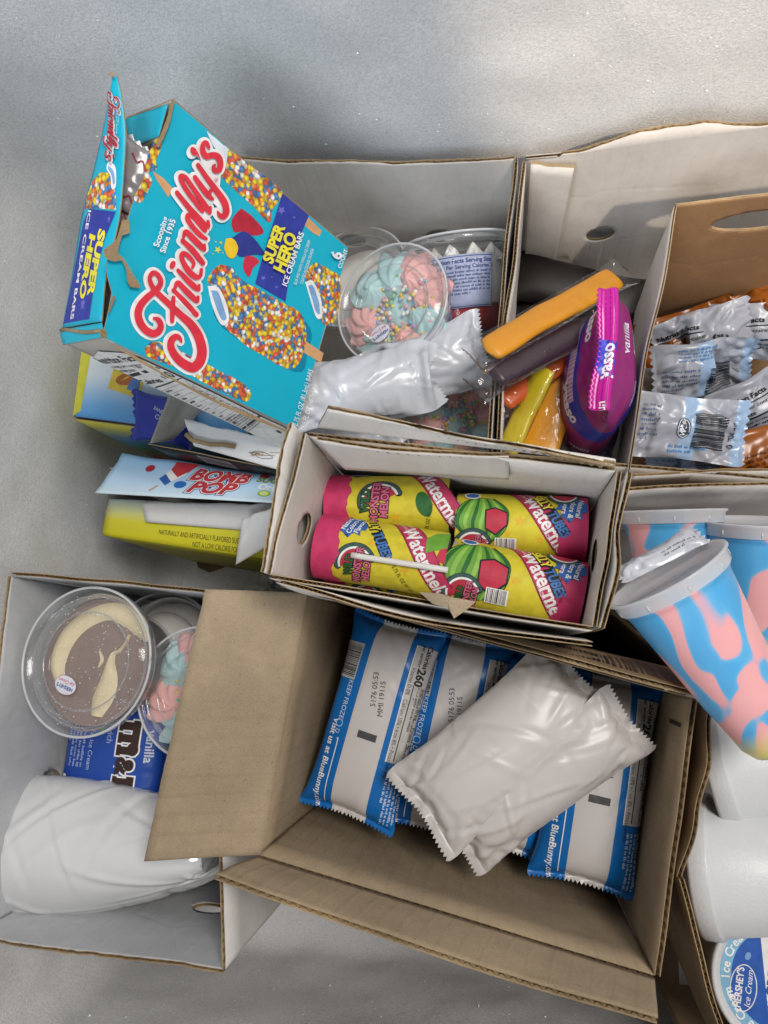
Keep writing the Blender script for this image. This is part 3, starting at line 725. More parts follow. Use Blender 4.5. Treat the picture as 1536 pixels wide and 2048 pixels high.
# tan carton in front with its flaps out
def carton_tan():
    z = .24; BL, FL, FR, BR = P(612, 1186, z), P(519, 1708, z), P(1308, 1950, z), P(1384, 1396, z)
    t = thing('tan_carton', 'open plain tan corrugated carton with flaps folded out, holding blue and white sandwiches', 'carton', (-.02, -.09, 0))
    zb = ZB
    k = dict(t=.004, mi='kraft', mo='kraft_dark', me='kraft_edge', pitch=.0072)
    def ins(p, dx, dy): return np.array([p[0]+dx, p[1]+dy, zb])
    carton_wall(t, [ins(BL, .002, 0), ins(FL, .003, .002), FL, BL], (-1, 0, 0), seed=51, amp=.0002, wav=.001, **k)
    carton_wall(t, [ins(FL, .0, .002), ins(FR, -.002, .004), FR, FL], (0, -1, 0), seed=52, amp=.0002, wav=.001, **k)
    carton_wall(t, [ins(FR, 0, .0), ins(BR, 0, 0), BR, FR], (1, 0, 0), seed=53, amp=.0004, wav=.001, **k)
    carton_wall(t, [ins(BR, 0, 0), ins(BL, 0, 0), BL, BR], (0, 1, 0), seed=54, amp=.0002, wav=.001, **k)
    # left flap folded out flat
    a, b = P(410, 1178, .256), P(290, 1722, .250)
    carton_wall(t, [BL+[0.002, 0, .002], FL+[0.002, 0, .002], b, a], (0, 0, -1), seed=55, amp=.0006, freq=7, bow=-.004, wav=.003, name='side_flap', nv=12, **k)
    # front flap leaning out
    a, b = P(432, 1743, .286), P(1316, 2036, .283)
    carton_wall(t, [FL+[0, -.001, .002], FR+[0, -.001, .002], b, a], (0, -1, -.3), seed=56, amp=.0006, freq=6, wav=.002, name='front_flap', nv=10, bow=.004, **k)
    # back flap tipping in over the opening
    a, b = P(560, 1176, .272), P(1436, 1402, .268)
    fb = carton_wall(t, [BL+[-.012, .008, 0], BR+[.008, .012, 0], b, a], (0, .6, .8), seed=57, amp=.0008, freq=7, wav=.002, name='back_flap', nv=8, **k)
    Gp = quadgrid([BL+[-.012, .008, 0], BR+[.008, .012, 0], b, a], 60, 4)+np.array([0, .0034, .0036])
    pr = Print(Surf(Gp, .30, .04, (0, .6, .8)), t, 'printed_barcode', step=(.02, 0))
    pr.bars(.15, .010, .085, .020, BLK, 4, 34); pr.bars(.235, .006, .05, .026, ink('#4a3c2e'), 5, 14); pr.build()
    # dark slot on the right wall
    q = [P(1368, 1425, .236), P(1372, 1425, .236), P(1350, 1462, .20), P(1346, 1462, .20)]
    s = Surf(quadgrid([ins(FR, -.0006, 0), ins(BR, -.0006, 0), BR-[.0006, 0, 0], FR-[.0006, 0, 0]], 10, 4), .18, .34, (-1, 0, 0))
    pr = Print(s, t, 'glue_line'); pr.rect(.158, .285, .161, .322, ink('#3a3026')); pr.build()
    slab('carton_floor', quadgrid([ins(FL, .006, .006)+[0, 0, .11], ins(FR, -.006, .006)+[0, 0, .11], ins(BR, -.006, -.006)+[0, 0, .11], ins(BL, .006, -.006)+[0, 0, .11]], 4, 4), (0, 0, -.003), [M['kraft']]*3, t)
carton_tan()

# white carton, front left
def carton_front_left():
    z = .235; BL, BR, FR = P(22, 1152, z), P(424, 1190, z), P(446, 1938, z)
    FL = P(-30, 1872, z)+[-.0, 0, 0]
    t = thing('white_carton', 'white carton with ragged lower edge holding swirl cup, navy wrapper and big white bag', 'carton', (-.31, -.09, 0), 'white corrugated cartons')
    k = dict(mi='grey_in', mo='white_out')
    def bt(p, dx, dy): return np.array([p[0]+dx, p[1]+dy, ZB])
    FL = np.array([-.415, FL[1], FL[2]])
    carton_wall(t, [bt(BL, .002, -.002), bt(BR, -.001, -.001), BR, BL], (0, 1, 0), seed=61, amp=.0014, freq=6, bow=.002, **k)
    carton_wall(t, [bt(FL, .004, .006), bt(BL, .004, -.002), BL, FL], (-1, 0, 0), seed=62, amp=.0012, freq=6, holes=[(.093, 0.250, .014, .016)], **k)
    Lf = np.linalg.norm(FR-FL)
    carton_wall(t, [bt(FL, .004, .008), bt(FR, -.004, .008), FR, FL], (0, -1, 0), seed=63, amp=.0016, freq=9, holes=[(Lf-.058, 0.230, .015, .011)], **k)
    carton_wall(t, [bt(FR, -.0, .004), bt(BR, -.0, -.004), BR, FR], (1, 0, 0), seed=64, amp=.0014, freq=6, **k)
    slab('carton_floor', quadgrid([bt(FL, .006, .006)+[0, 0, .112], bt(FR, -.006, .006)+[0, 0, .112], bt(BR, -.006, -.006)+[0, 0, .112], bt(BL, .006, -.006)+[0, 0, .112]], 4, 4), (0, 0, -.003), [M['grey_in']]*3, t)
carton_front_left()

# carton of swirled push cups, right
def carton_cups():
    z = .215; BL, BR = P(1238, 984, z), P(1600, 966, z); BR = np.array([.36, BR[1], z+.004])
    FL = P(1214, 1196, .205); FM = P(1420, 1392, .205); FR = np.array([.36, FM[1]-.06, .20])
    t = thing('torn_white_carton', 'torn white carton under the pink and blue swirled cups', 'carton', (.22, .04, 0))
    k = dict(mi='white', mo='kraft_dark')
    carton_wall(t, [z0(BL, ZB), z0(BR, ZB), BR, BL], (0, 1, 0), seed=71, amp=.0018, freq=9, **k)
    carton_wall(t, [z0(FL, ZB), z0(BL, ZB), BL, FL], (-1, 0, 0), seed=72, amp=.003, freq=6, **k)
    carton_wall(t, [z0(FL, ZB), z0(FM, ZB), FM, FL], (-.7, -.7, 0), seed=73, amp=.005, freq=7, wav=.004, **k)
    slab('carton_floor', quadgrid([z0(FL, .02), z0(FM, .02), z0(BR, .02), z0(BL, .02)], 4, 4), (0, 0, -.003), [M['white']]*3, t)
    # back of a printed sheet inside the corner
    s = Surf(quadgrid([z0(FL, .10)+[.004, .004, 0], z0(FM, .10)+[.002, .006, 0], FM+[.002, .006, -.01], FL+[.004, .004, -.006]], 8, 4), .13, .1, (.7, .7, .2))
    G = s.G; sh = slab('printed_lining', G, (.0005, .0005, 0), [M['dblue_film']]*3, t)
    pr = Print(Surf(G+np.array([.0006, .0006, 0]), .13, .1, (.7, .7, .2)), t, 'fine_print', step=.015); pr.micro(.004, .094, .05, 14, .0032, ink('#9fb0c8'), 4); pr.build()
carton_cups()

# brown carton round the foam cups
def carton_foam():
    z = .235
    t = thing('brown_carton', 'brown corrugated carton with split side wall holding the white foam cups', 'carton', (.24, -.16, 0))
    k = dict(t=.0034, mi='kraft_dark', mo='kraft_dark', me='kraft_edge', nv=8)
    a, b = P(1428, 1410, z), P(1370, 1757, z-.005); c, d = P(1366, 1757, z), P(1440, 2070, z)
    carton_wall(t, [z0(a, ZB)+[.012, 0, 0], z0(b, ZB)+[.02, 0, 0], b, a], (-1, 0, 0), seed=81, amp=.0008, freq=5, bow=-.004, wav=.004, **k)
    dd = d+np.array([.012, -.03, 0]); carton_wall(t, [z0(c, ZB)+[.02, 0, 0], z0(dd, ZB)+[.015, 0, 0], dd, c], (-1, 0, 0), seed=82, amp=.0008, freq=5, bow=.003, wav=.004, **k)
    d = np.array([d[0], -.305, z-.02]); e = np.array([.36, -.305, z-.02])
    carton_wall(t, [z0(d, ZB), z0(e, ZB), e, d], (0, -1, 0), seed=83, amp=.001, freq=5, **k)
    fl = .02; slab('carton_floor', quadgrid([z0(d, fl)+[.02, 0, 0], np.array([.36, d[1], fl]), np.array([.36, a[1], fl]), z0(a, fl)+[.015, 0, 0]], 4, 4), (0, 0, -.003), [M['white']]*3, t)
carton_foam()

# ------------------------------------------------------------------ teal ice-cream-bar box, leaning
def zo(x, y): return (250+x/7.68, 500+y/7.68)          # two enlarged readings of the lettering
def zt(x, y): return (290+x/7.878, 260+y/7.878)
LOGO = []
def lg(fn, *pts): LOGO.append(([fn(p[0], p[1]) for p in pts], [p[2]/7.75 for p in pts]))
lg(zo, (425, 1045, 45), (495, 1075, 80), (528, 1165, 95), (490, 1250, 110), (400, 1280, 115), (285, 1215, 115), (205, 1095, 118), (180, 960, 118), (220, 840, 112), (310, 735, 102), (405, 655, 95), (500, 565, 88), (525, 465, 80), (475, 375, 75), (405, 350, 72), (358, 430, 68), (385, 535, 76), (445, 625, 88), (560, 740, 90), (700, 870, 96), (850, 1010, 110), (1000, 1150, 128), (1108, 1330, 145), (1160, 1530, 150), (1130, 1700, 155), (1030, 1800, 150), (900, 1755, 140), (770, 1645, 125), (688, 1505, 115), (690, 1390, 108), (755, 1330, 95), (815, 1350, 70), (845, 1410, 30))
lg(zo, (720, 730, 62), (708, 880, 80), (700, 1090, 66))
lg(zo, (720, 615, 66), (900, 800, 84), (1070, 990, 80))
lg(zo, (735, 595, 50), (785, 500, 72), (880, 590, 86), (1010, 720, 92), (1085, 790, 55), (1095, 720, 50))
lg(zo, (790, 310, 58), (900, 425, 80), (1040, 560, 90), (1105, 610, 55), (1110, 540, 45))
lg(zo, (1010, 265, 45), (1030, 200, 55), (965, 110, 70), (885, 50, 70), (840, 85, 72), (875, 200, 80), (970, 340, 90), (1070, 415, 85), (1130, 390, 60), (1145, 300, 55))
lg(zt, (565, 1745, 72), (720, 1890, 88), (880, 2095, 80))
lg(zt, (575, 1690, 48), (612, 1600, 72), (700, 1680, 90), (830, 1810, 95), (905, 1890, 55), (905, 1810, 45))
lg(zt, (935, 1715, 50), (850, 1665, 80), (735, 1545, 80), (645, 1410, 78), (650, 1340, 70), (730, 1370, 72), (830, 1480, 80), (910, 1580, 76))
lg(zt, (470, 985, 66), (640, 1200, 80), (800, 1375, 88), (950, 1525, 70), (960, 1440, 50))
lg(zt, (870, 1280, 66), (760, 1130, 76), (625, 950, 76), (542, 800, 74), (530, 725, 66), (605, 750, 66), (700, 880, 70), (830, 1070, 80), (930, 1220, 88), (990, 1310, 50), (995, 1220, 45))
lg(zt, (750, 745, 68), (860, 900, 84), (960, 1030, 88), (1030, 1090, 50))
lg(zt, (800, 555, 66), (950, 770, 80), (1100, 970, 92), (1210, 1130, 102), (1245, 1280, 105), (1200, 1365, 92), (1140, 1340, 68), (1108, 1285, 28))
lg(zt, (960, 1040, 60), (1000, 950, 55))
lg(zt, (970, 280, 50), (930, 205, 65), (885, 225, 76), (872, 330, 88), (930, 420, 95), (1030, 400, 96), (1112, 430, 102), (1150, 530, 95), (1125, 630, 96), (1065, 640, 84), (1040, 585, 60), (1062, 555, 40))
BA, BB, BC, BD = (345, 200), (697, 497), (592, 858), (205, 673)
def teal_box():
    Mx = np.array([ray(*BA), -ray(*BB), ray(*BC), -ray(*BD)]).T; d = np.linalg.svd(Mx)[2][-1]; d = d/d[0]*.44
    A, B_, C_, D = [ray(*q)*k+np.array([0, 0, CAMH]) for q, k in zip((BA, BB, BC, BD), d)]
    e1 = B_-A; e2 = D-A; nrm = unit(np.cross(e2, e1)); 
    if nrm[2] < 0: nrm = -nrm
    T = .05
    t = thing('ice_cream_bar_box', 'teal ice cream bar box with red script lettering, torn open, leaning over the cartons', 'box', C_-[0, 0, .01])
    teal = film('teal_printed_board', '#12aeca', .42, .12, 30, .35); brown = M['torn']
    def px(p): 
        r = ray(*p); o = np.array([0, 0, CAMH]); k = (A-o).dot(nrm)/r.dot(nrm); return o+r*k
    # front panel, with its torn edge
    edge = [(345, 200), (338, 232), (328, 262), (316, 292), (303, 330), (291, 358), (276, 384), (264, 410), (256, 438), (247, 462), (239, 486), (228, 503), (217, 516), (212, 530), (216, 556), (224, 585), (219, 612), (213, 640), (205, 673)]
    body = edge+[(330, 734), (470, 800), (592, 858), (645, 677), (697, 497), (600, 416), (480, 316), (410, 255)]
    bm = bmesh.new(); vs = [bm.verts.new(px(p)) for p in body]; f = bm.faces.new(vs); bm.normal_update()
    if f.normal.dot(Vector(nrm)) < 0: f.normal_flip()
    ret = bmesh.ops.extrude_face_region(bm, geom=[f]); ev = [x for x in ret['geom'] if isinstance(x, bmesh.types.BMVert)]
    bmesh.ops.translate(bm, verts=ev, vec=Vector(-nrm*.0008)); bmesh.ops.recalc_face_normals(bm, faces=bm.faces[:])
    bmesh.ops.triangulate(bm, faces=[q for q in bm.faces if len(q.verts) > 4]); bm.verts.index_update()
    V = [np.array(v.co) for v in bm.verts]; F = [[v.index for v in q.verts] for q in bm.faces]
    fm = [0 if abs(q.normal.dot(Vector(nrm))) > .9 and q.calc_center_median().dot(Vector(nrm)) > float(A.dot(nrm))-.0004 else 1 for q in bm.faces]; bm.free()
    front = mesh('front_panel', V, F, [teal, brown], t, fm)
    ex = unit(e2); ey = unit(e1)
    class Pl:
        def at(s, xy, off): return np.array([px((a, b)) for a, b in xy])+nrm*off[:, None]
    pr = Print(Pl(), front, 'printed_picture')
    SP = M['sprinkle']; stick = ink('#d2a172')
    # ice cream bars (pictures printed on the panel), in photo pixels
    def rag(pts, amp, seed):
        c = catmull(pts+[pts[0]], 5)[:-1]; r = random.Random(seed); return [(a+r.uniform(-amp, amp), b+r.uniform(-amp, amp)) for a, b in c]
    def c1(x, y): return (100+x/2.4774, 120+y/2.4774)
    pr.poly([c1(*p) for p in ((508, 550), (525, 590), (585, 680), (612, 640), (560, 585))], stick, 1)
    pr.poly([c1(*p) for p in ((1262, 1390), (1355, 1452), (1342, 1500), (1240, 1440))], stick, 1)
    pr.poly([c1(*p) for p in ((1268, 770), (1345, 845), (1335, 875), (1300, 855), (1255, 815))], stick, 1)
    shad = ink('#0b86a6')
    pr.poly(rag([c1(*p) for p in ((790, 1060), (900, 1030), (960, 1100), (1270, 1300), (1275, 1450), (1210, 1545), (860, 1330), (800, 1180))], .4, 1), shad, 0)
    pr.poly(rag([c1(*p) for p in ((800, 1050), (840, 1015), (900, 1030), (950, 1090), (1150, 1200), (1255, 1275), (1262, 1420), (1215, 1520), (1150, 1520), (980, 1420), (860, 1310), (885, 1260), (850, 1150), (780, 1100))], 1.0, 2), SP, 2)
    pr.poly(rag([c1(*p) for p in ((780, 1120), (830, 1125), (870, 1200), (885, 1290), (845, 1310), (800, 1210))], .3, 3), WHT, 3)
    pr.poly(rag([c1(*p) for p in ((795, 1142), (830, 1150), (860, 1230), (872, 1280), (848, 1285), (815, 1205))], .5, 3), ink('#7fa9d4'), 4)
    pr.poly(rag([c1(*p) for p in ((1270, 1050), (1310, 1005), (1385, 1040), (1438, 1090), (1425, 1250), (1385, 1318), (1330, 1280), (1345, 1200), (1300, 1110), (1268, 1100))], .9, 4), SP, 2)
    pr.poly(rag([c1(*p) for p in ((1262, 1100), (1300, 1095), (1340, 1180), (1345, 1270), (1318, 1275), (1290, 1190))], .3, 5), WHT, 3)
    pr.poly(rag([c1(*p) for p in ((1278, 1118), (1303, 1120), (1330, 1200), (1335, 1255), (1318, 1250), (1295, 1180))], .4, 6), ink('#7fa9d4'), 4)
    pr.poly(rag([c1(*p) for p in ((880, 440), (930, 475), (1060, 575), (1150, 655), (1100, 745), (1085, 805), (1010, 730), (870, 600), (850, 560))], 1.0, 7), SP, 1)
    pr.poly(rag([c1(*p) for p in ((775, 350), (850, 415), (878, 440), (870, 520), (840, 470), (800, 410))], .3, 8), ink('#dfe8f0'), 1)
    pr.poly(rag([c1(*p) for p in ((515, 400), (550, 385), (548, 440), (525, 500), (530, 540), (490, 560), (505, 600), (480, 660), (455, 700), (425, 705), (420, 670), (460, 590), (470, 520))], 1.0, 9), SP, 1)
    pr.poly(rag([c1(*p) for p in ((490, 1400), (560, 1400), (680, 1460), (800, 1520), (980, 1620), (980, 1690), (930, 1680), (800, 1620), (640, 1530), (500, 1480), (470, 1440))], .9, 10), SP, 1)
    # band with the flavour name
    pr.poly([c1(*p) for p in ((1150, 660), (1282, 770), (1205, 950), (1165, 1198), (1015, 1108), (1060, 950))], NAVY, 3)
    for (x, y, r_) in ((1145, 745, 22), (1208, 780, 9), (1055, 1080, 14), (1098, 1075, 7), (1120, 1125, 8)): a, b = c1(x, y); pr.star(a, b, r_/2.4774, ink('#6f6ac0'), 4, 20)
    # the flying figure's place carries only a plain red and blue swoosh with stars
    pr.poly(rag([c1(*p) for p in ((945, 735), (1000, 775), (1058, 850), (1010, 870), (960, 850), (910, 850), (900, 790))], .3, 11), ink('#b3283c'), 3)
    pr.poly(rag([c1(*p) for p in ((965, 965), (1010, 975), (1035, 1000), (1005, 1030), (985, 1075), (955, 1030))], .3, 12), ink('#c8304a'), 3)
    pr.poly(rag([c1(*p) for p in ((900, 880), (960, 850), (1010, 885), (1060, 950), (1080, 970), (1010, 965), (940, 975), (905, 930))], .3, 13), ink('#2f3a8c'), 4)
    pr.poly(rag([c1(*p) for p in ((870, 885), (905, 885), (930, 930), (915, 975), (885, 980), (862, 935))], .3, 14), ink('#efc62e'), 5)
    for (x, y, r_) in ((830, 940, 20), (845, 905, 10), (820, 900, 5), (805, 960, 5), (855, 955, 5)): a, b = c1(x, y); pr.star(a, b, r_/2.4774, ink('#d8d75a'), 4, 10)
    # the script logo: white keyline, then red
    for pts, w in LOGO: pr.stroke(pts, w, WHT, 5, grow=13)
    pr.ell(*zo(695, 228), 11.5, 14, WHT, 5, 15); pr.ell(*zt(730, 345), 12, 15, WHT, 5, 25)
    pr.poly([zo(*p) for p in ((700, 700), (1000, 1000), (1010, 900), (760, 640))], WHT, 5); pr.poly([zt(*p) for p in ((640, 1500), (900, 1850), (930, 1300), (700, 1250))], WHT, 5)
    pr.poly([zt(*p) for p in ((800, 520), (1150, 950), (1180, 640), (900, 450))], WHT, 5); pr.poly([zt(*p) for p in ((900, 1000), (1180, 1280), (1120, 1000), (960, 800))], WHT, 5)
    for pts, w in LOGO: pr.stroke(pts, w, RED, 7)
    pr.ell(*zo(695, 228), 5.6, 8.6, RED, 7, 20); pr.ell(*zt(730, 342), 6, 9.5, RED, 7, -30); pr.stroke([zt(775, 360), zt(815, 430), zt(842, 495)], [5, 2.5, .6], RED, 7)
    # lettering, in photo pixels: y runs down, so the text is mirrored before it is turned
    def tx(body, x, y, size, ang, mat, layer=6, **k):
        v, f = text2d(body, size, k.get('bold', 0), k.get('shear', 0)); v = v*np.array([k.get('sx', 1), -1])
        pr.add(rot2(v, R(ang))+np.array([x, y]), f, mat, layer)
    tx('Scooping', *c1(538, 852), 17, -72, WHT, bold=.02); tx('Since 1935', *c1(573, 872), 16, -72, WHT, bold=.02)
    tx('SUPER', *c1(1098, 915), 30, -71, YEL, bold=.045, sx=.92, shear=.15); tx('HERO', *c1(1155, 958), 33, -71, YEL, bold=.045, sx=.92, shear=.15)
    tx('ICE CREAM BARS', *c1(1193, 988), 15.5, -72, WHT, bold=.02, sx=.96, shear=.1)
    tx('BLUE AND WHITE VANILLA ICE CREAM', *c1(1238, 1003), 8.5, -72, WHT, sx=.62); tx('COATED IN COOKIE CRUNCH', *c1(1262, 1022), 8.5, -72, WHT, sx=.62)
    tx('6', *c1(1410, 968), 30, -70, WHT, bold=.03); tx('COUNT', *c1(1440, 985), 11, -70, WHT, bold=.02)
    tx('6 - 2.75 FL OZ (81.3mL) BARS', *c1(1238, 1690), 14.5, -74, WHT, sx=.72, shear=.2); tx('16.5 FL OZ (487mL)', *c1(1270, 1730), 14.5, -74, WHT, sx=.72, shear=.2)
    tx('®', *c1(814, 594), 11, -70, RED)
    # bare brown board where the print tore away
    pr.poly([(345, 200), (338, 200), (330, 232), (319, 262), (307, 292), (312, 296), (322, 278), (334, 248)], brown, 8)
    def z4(x, y): return (110+x/6.982, 440+y/6.982)
    pr.poly([z4(*p) for p in ((1000, 0), (900, 0), (870, 120), (830, 250), (760, 330), (690, 380), (640, 420), (660, 520), (720, 560), (800, 580), (900, 560), (960, 700), (970, 840), (1010, 930), (1140, 950), (1155, 900), (1080, 800), (1000, 660), (920, 530), (845, 470), (850, 400), (900, 220), (1010, 180))], brown, 8)
    pr.poly([z4(*p) for p in ((800, 1045), (770, 1060), (700, 1290), (720, 1300), (765, 1200), (810, 1080))], brown, 8)
    pr.poly([z4(*p) for p in ((600, 1520), (680, 1530), (690, 1640), (640, 1650), (590, 1600))], brown, 8)
    pr.poly([c1(*p) for p in ((260, 1385), (420, 1470), (560, 1555), (700, 1625), (860, 1705), (1000, 1760), (1180, 1840), (1180, 1850), (990, 1775), (850, 1718), (700, 1640), (420, 1490))], brown, 8)
    pr.build()
    # side panel with the nutrition table
    Db, Cb, Ab = P(124, 684, .385), P(562, 892, .225), P(252, 236, .415); Bb = B_-nrm*T
    G = quadgrid([Db, Cb, C_, D], 14, 6, bow=-.002)
    sd = -ex if True else ex
    slab('side_panel', G, np.cross(unit(Cb-Db), unit(D-Db))*.0008*(1 if np.cross(unit(Cb-Db), unit(D-Db)).dot(ex) < 0 else -1), [M['greyboard'], teal, brown], t, fmats=(0, 1, 2))
    Ls, Ws = np.linalg.norm(C_-D), np.linalg.norm(D-Db)
    nh = np.cross(unit(Cb-Db), unit(D-Db)); nh = nh if nh.dot(ex) > 0 else -nh
    Gs = G+nh*.0011 if nh.dot(ex) > 0 else G
    sp = Print(Surf(G+nh*.0009, Ls, Ws, nh), t, 'nutrition_table', step=.03)
    k = Ws; sp.poly([(.020, 0), (.014, .4*k), (.021, .80*k), (.030, .86*k), (Ls*.80, .84*k), (Ls*.93, .88*k), (Ls, .8*k), (Ls, 0)], ink('#dededd'), 1)
    sp.text('Nutrition Facts', .0265, .38*k, .0115, BLK, 84, 3, .02, sx=.80)
    sp.text('6 servings per container', .0345, .28*k, .0052, BLK, 84, 3); sp.text('1 bar (59g)', .0395, .62*k, .0058, BLK, 84, 3, .01); sp.text('Serving size', .0395, .14*k, .0058, BLK, 84, 3, .01)
    sp.rect(.0440, .02*k, .0475, .84*k, BLK, 3); sp.text('180', .0560, .68*k, .0125, BLK, 84, 3, .025); sp.text('Calories', .0570, .2*k, .009, BLK, 84, 3, .025)
    sp.rect(.0635, .02*k, .0650, .84*k, BLK, 3)
    for i in range(11):
        x = .069+i*.0062; sp.rect(x, .02*k, x+.00025, .84*k, BLK, 3)
        if i < 10: sp.text(['14%', '27%', '', '6%', '6%', '4%', '2%', '', '18%', ''][i] or '0g', x+.003, .72*k, .0046, BLK, 84, 3); sp.micro(x+.0042, .06*k, .26*k, 1, .0042, ink('#55555a'), i+3, rot=90)
    sp.rect(.136, .02*k, .1385, .84*k, BLK, 3)
    if Ls > .15: sp.micro(.143, .04*k, .72*k, 9, -.0026, ink('#55555a'), 21, rot=90); 
    sp.ell(Ls-.012, .62*k, .003, .003, ink('#444448'), 3); sp.build()
    # remaining walls
    def wallq(nm, q, tv, inm): return slab(nm, quadgrid(q, 8, 4, wav=.0008, seed=2), tv, [inm, teal, brown], t)
    wallq('back_panel', [Db, Cb, Bb, Ab], -nrm*.0008, M['greyboard'])
    wallq('end_panel', [Cb, Bb, B_, C_], -ey*.0008, M['greyboard'])
    wallq('top_panel', [Ab, Bb, B_, A], -ex*.0008, M['greyboard'])
    # short dust flap inside the open corner
    q = [P(262, 296, .408), P(318, 272, .428), P(336, 208, .437), P(250, 238, .417)]
    slab('dust_flap', quadgrid(q, 6, 6), (0, 0, -.0008), [teal, M['greyboard'], brown], t)
    q = [P(316, 330, .395), P(322, 285, .424), P(318, 274, .427), P(262, 297, .407)]
    slab('inner_tab', quadgrid(q, 6, 6), (0, 0, -.0008), [M['greyboard'], M['greyboard'], brown], t)
    # end flap standing open, attached at the bottom corner
    rows = [((124, 657, .392), (203, 643, .418)), ((144, 548, .405), (212, 548, .424)), ((163, 432, .417), (237, 440, .430)), ((184, 350, .428), (247, 345, .436)), ((203, 272, .437), (250, 262, .441)), ((216, 205, .444), (244, 200, .446)), ((225, 152, .449), (234, 152, .450))]
    Lr = catmull([P(*a) for a, b in rows], 5); Rr = catmull([P(*b) for a, b in rows], 5)
    w = np.linspace(0, 1, 9)[None, :, None]; G = Lr[:, None]*(1-w)+Rr[:, None]*w
    # cup the flap a little
    n1 = unit(np.cross(Rr[3]-Lr[3], Lr[6]-Lr[0])); n1 = n1 if n1[2] > 0 else -n1
    G = G+n1*.004*np.sin(np.pi*w)*np.linspace(.2, 1, len(Lr))[:, None, None]*np.linspace(1, 0, len(Lr))[:, None, None]**.3
    fl = slab('end_flap', G, -n1*.0008, [teal, M['greyboard'], brown], t)
    LF, WF = .145, .05
    fp = Print(Surf(G, LF, WF, n1), t, 'printed_flap', step=.006)
    fp.poly([(.002, .001), (.046, .006), (.052, .012), (.052, .046), (.040, .040), (.002, .036)], NAVY, 1)
    fp.text('SUPER', .0290, .0345, .0112, YEL, 0, 3, .05, .1, sx=.92, mir=True); fp.text('HERO', .0270, .0235, .0112, YEL, 0, 3, .05, .1, sx=.95, mir=True); fp.text('ICE CREAM BARS', .0275, .0130, .0064, WHT, 0, 3, .02, mir=True)
    fp.star(.010, .026, .0035, ink('#6f6ac0'), 2); fp.star(.0085, .012, .002, ink('#6f6ac0'), 2); fp.star(.048, .04, .002, ink('#6f6ac0'), 2)
    fp.poly([(.052, .003), (.060, .002), (.069, .006), (.073, .02), (.072, .034), (.060, .044), (.053, .046)], M['sprinkle'], 1)
    fp.stroke([(.066, .040), (.073, .037), (.076, .030)], [.006, .007, .005], WHT, 2); fp.stroke([(.067, .040), (.072, .037), (.075, .031)], [.0025, .003, .002], ink('#7fa9d4'), 3)
    # the script logo again, small: re-use the strokes through a similarity fit
    cpt = np.array([p for pts, _ in LOGO for p in pts]); c0 = np.array([330, 740.]); c1_ = np.array([445, 285.]); ax = (c1_-c0); Lx = np.linalg.norm(ax); ax /= Lx; ay = np.array([ax[1], -ax[0]]); 
    def lm(p): q = np.array(p)-c0; a_, b_ = q.dot(ax), q.dot(ay); return (.129-a_/Lx*.052, .027+b_/Lx*.052*2.0)
    for pts, wd in LOGO: fp.stroke([lm(p) for p in pts], [x/Lx*.054 for x in wd], ink('#d6d8da'), 4, grow=.0018, n=4)
    for pts, wd in LOGO: fp.stroke([lm(p) for p in pts], [x/Lx*.056 for x in wd], ink('#a8263a'), 6, n=4)
    fp.ell(*lm(zo(695, 228)), .0012, .0014, ink('#a8263a'), 6); fp.ell(*lm(zt(730, 342)), .0012, .0014, ink('#a8263a'), 6)
    fp.micro(.112, .041, .020, 2, .0024, ink('#a8d4de'), 3, rot=180)
    fp.poly([(.1405, .001), (.145, .001), (.145, .049), (.141, .049)], brown, 7)
    fp.build()
    # crease at the flap's root
    q = [P(120, 660, .392), P(204, 645, .4195), P(206, 674, .4215), P(124, 690, .386)]
    slab('corner_board', quadgrid(q, 10, 6, wav=.002, seed=4), (0, 0, -.0008), [teal, M['greyboard'], brown], t)
    tube('torn_crease', [P(x, y, z_) for x, y, z_ in ((122, 661, .392), (133, 659, .396), (150, 662, .401), (172, 665, .408), (190, 663, .415), (205, 661, .4195))], .0012, brown, t, 6)
    # silver wrapped bars inside
    sh = wrap_shape(.052, .030, .003, (.021, .011, .007, 2.4), .3, 60, 5, .0026)
    for i, (p, q_, lab) in enumerate((((292, 312, .420), (250, 420, .414), 'silver foil wrapped bar at the top of the teal box opening'), ((246, 430, .410), (224, 495, .404), 'silver foil wrapped bar lower down in the teal box opening'))):
        a, b = P(*p), P(*q_); c = (a+b)/2
        w_ = thing('foil_wrapped_bar', lab, 'ice cream bar', c, 'foil wrapped bars')
        ob, st, _ = wrapper(w_, sh, c, b-a, np.array([.5, -.3, .8]), [M['silver_film']], .052, .030, crush=(20, .001), seed=i)
        pp = Print(st, w_, 'red_print', step=.004)
        for u in (.012, .034): pp.stroke([(u, .008), (u+.004, .012), (u+.002, .015), (u+.007, .019), (u+.004, .023)], [.0012]*5, ink('#8a2a3c'), 2, n=4)
        pp.build()
teal_box()

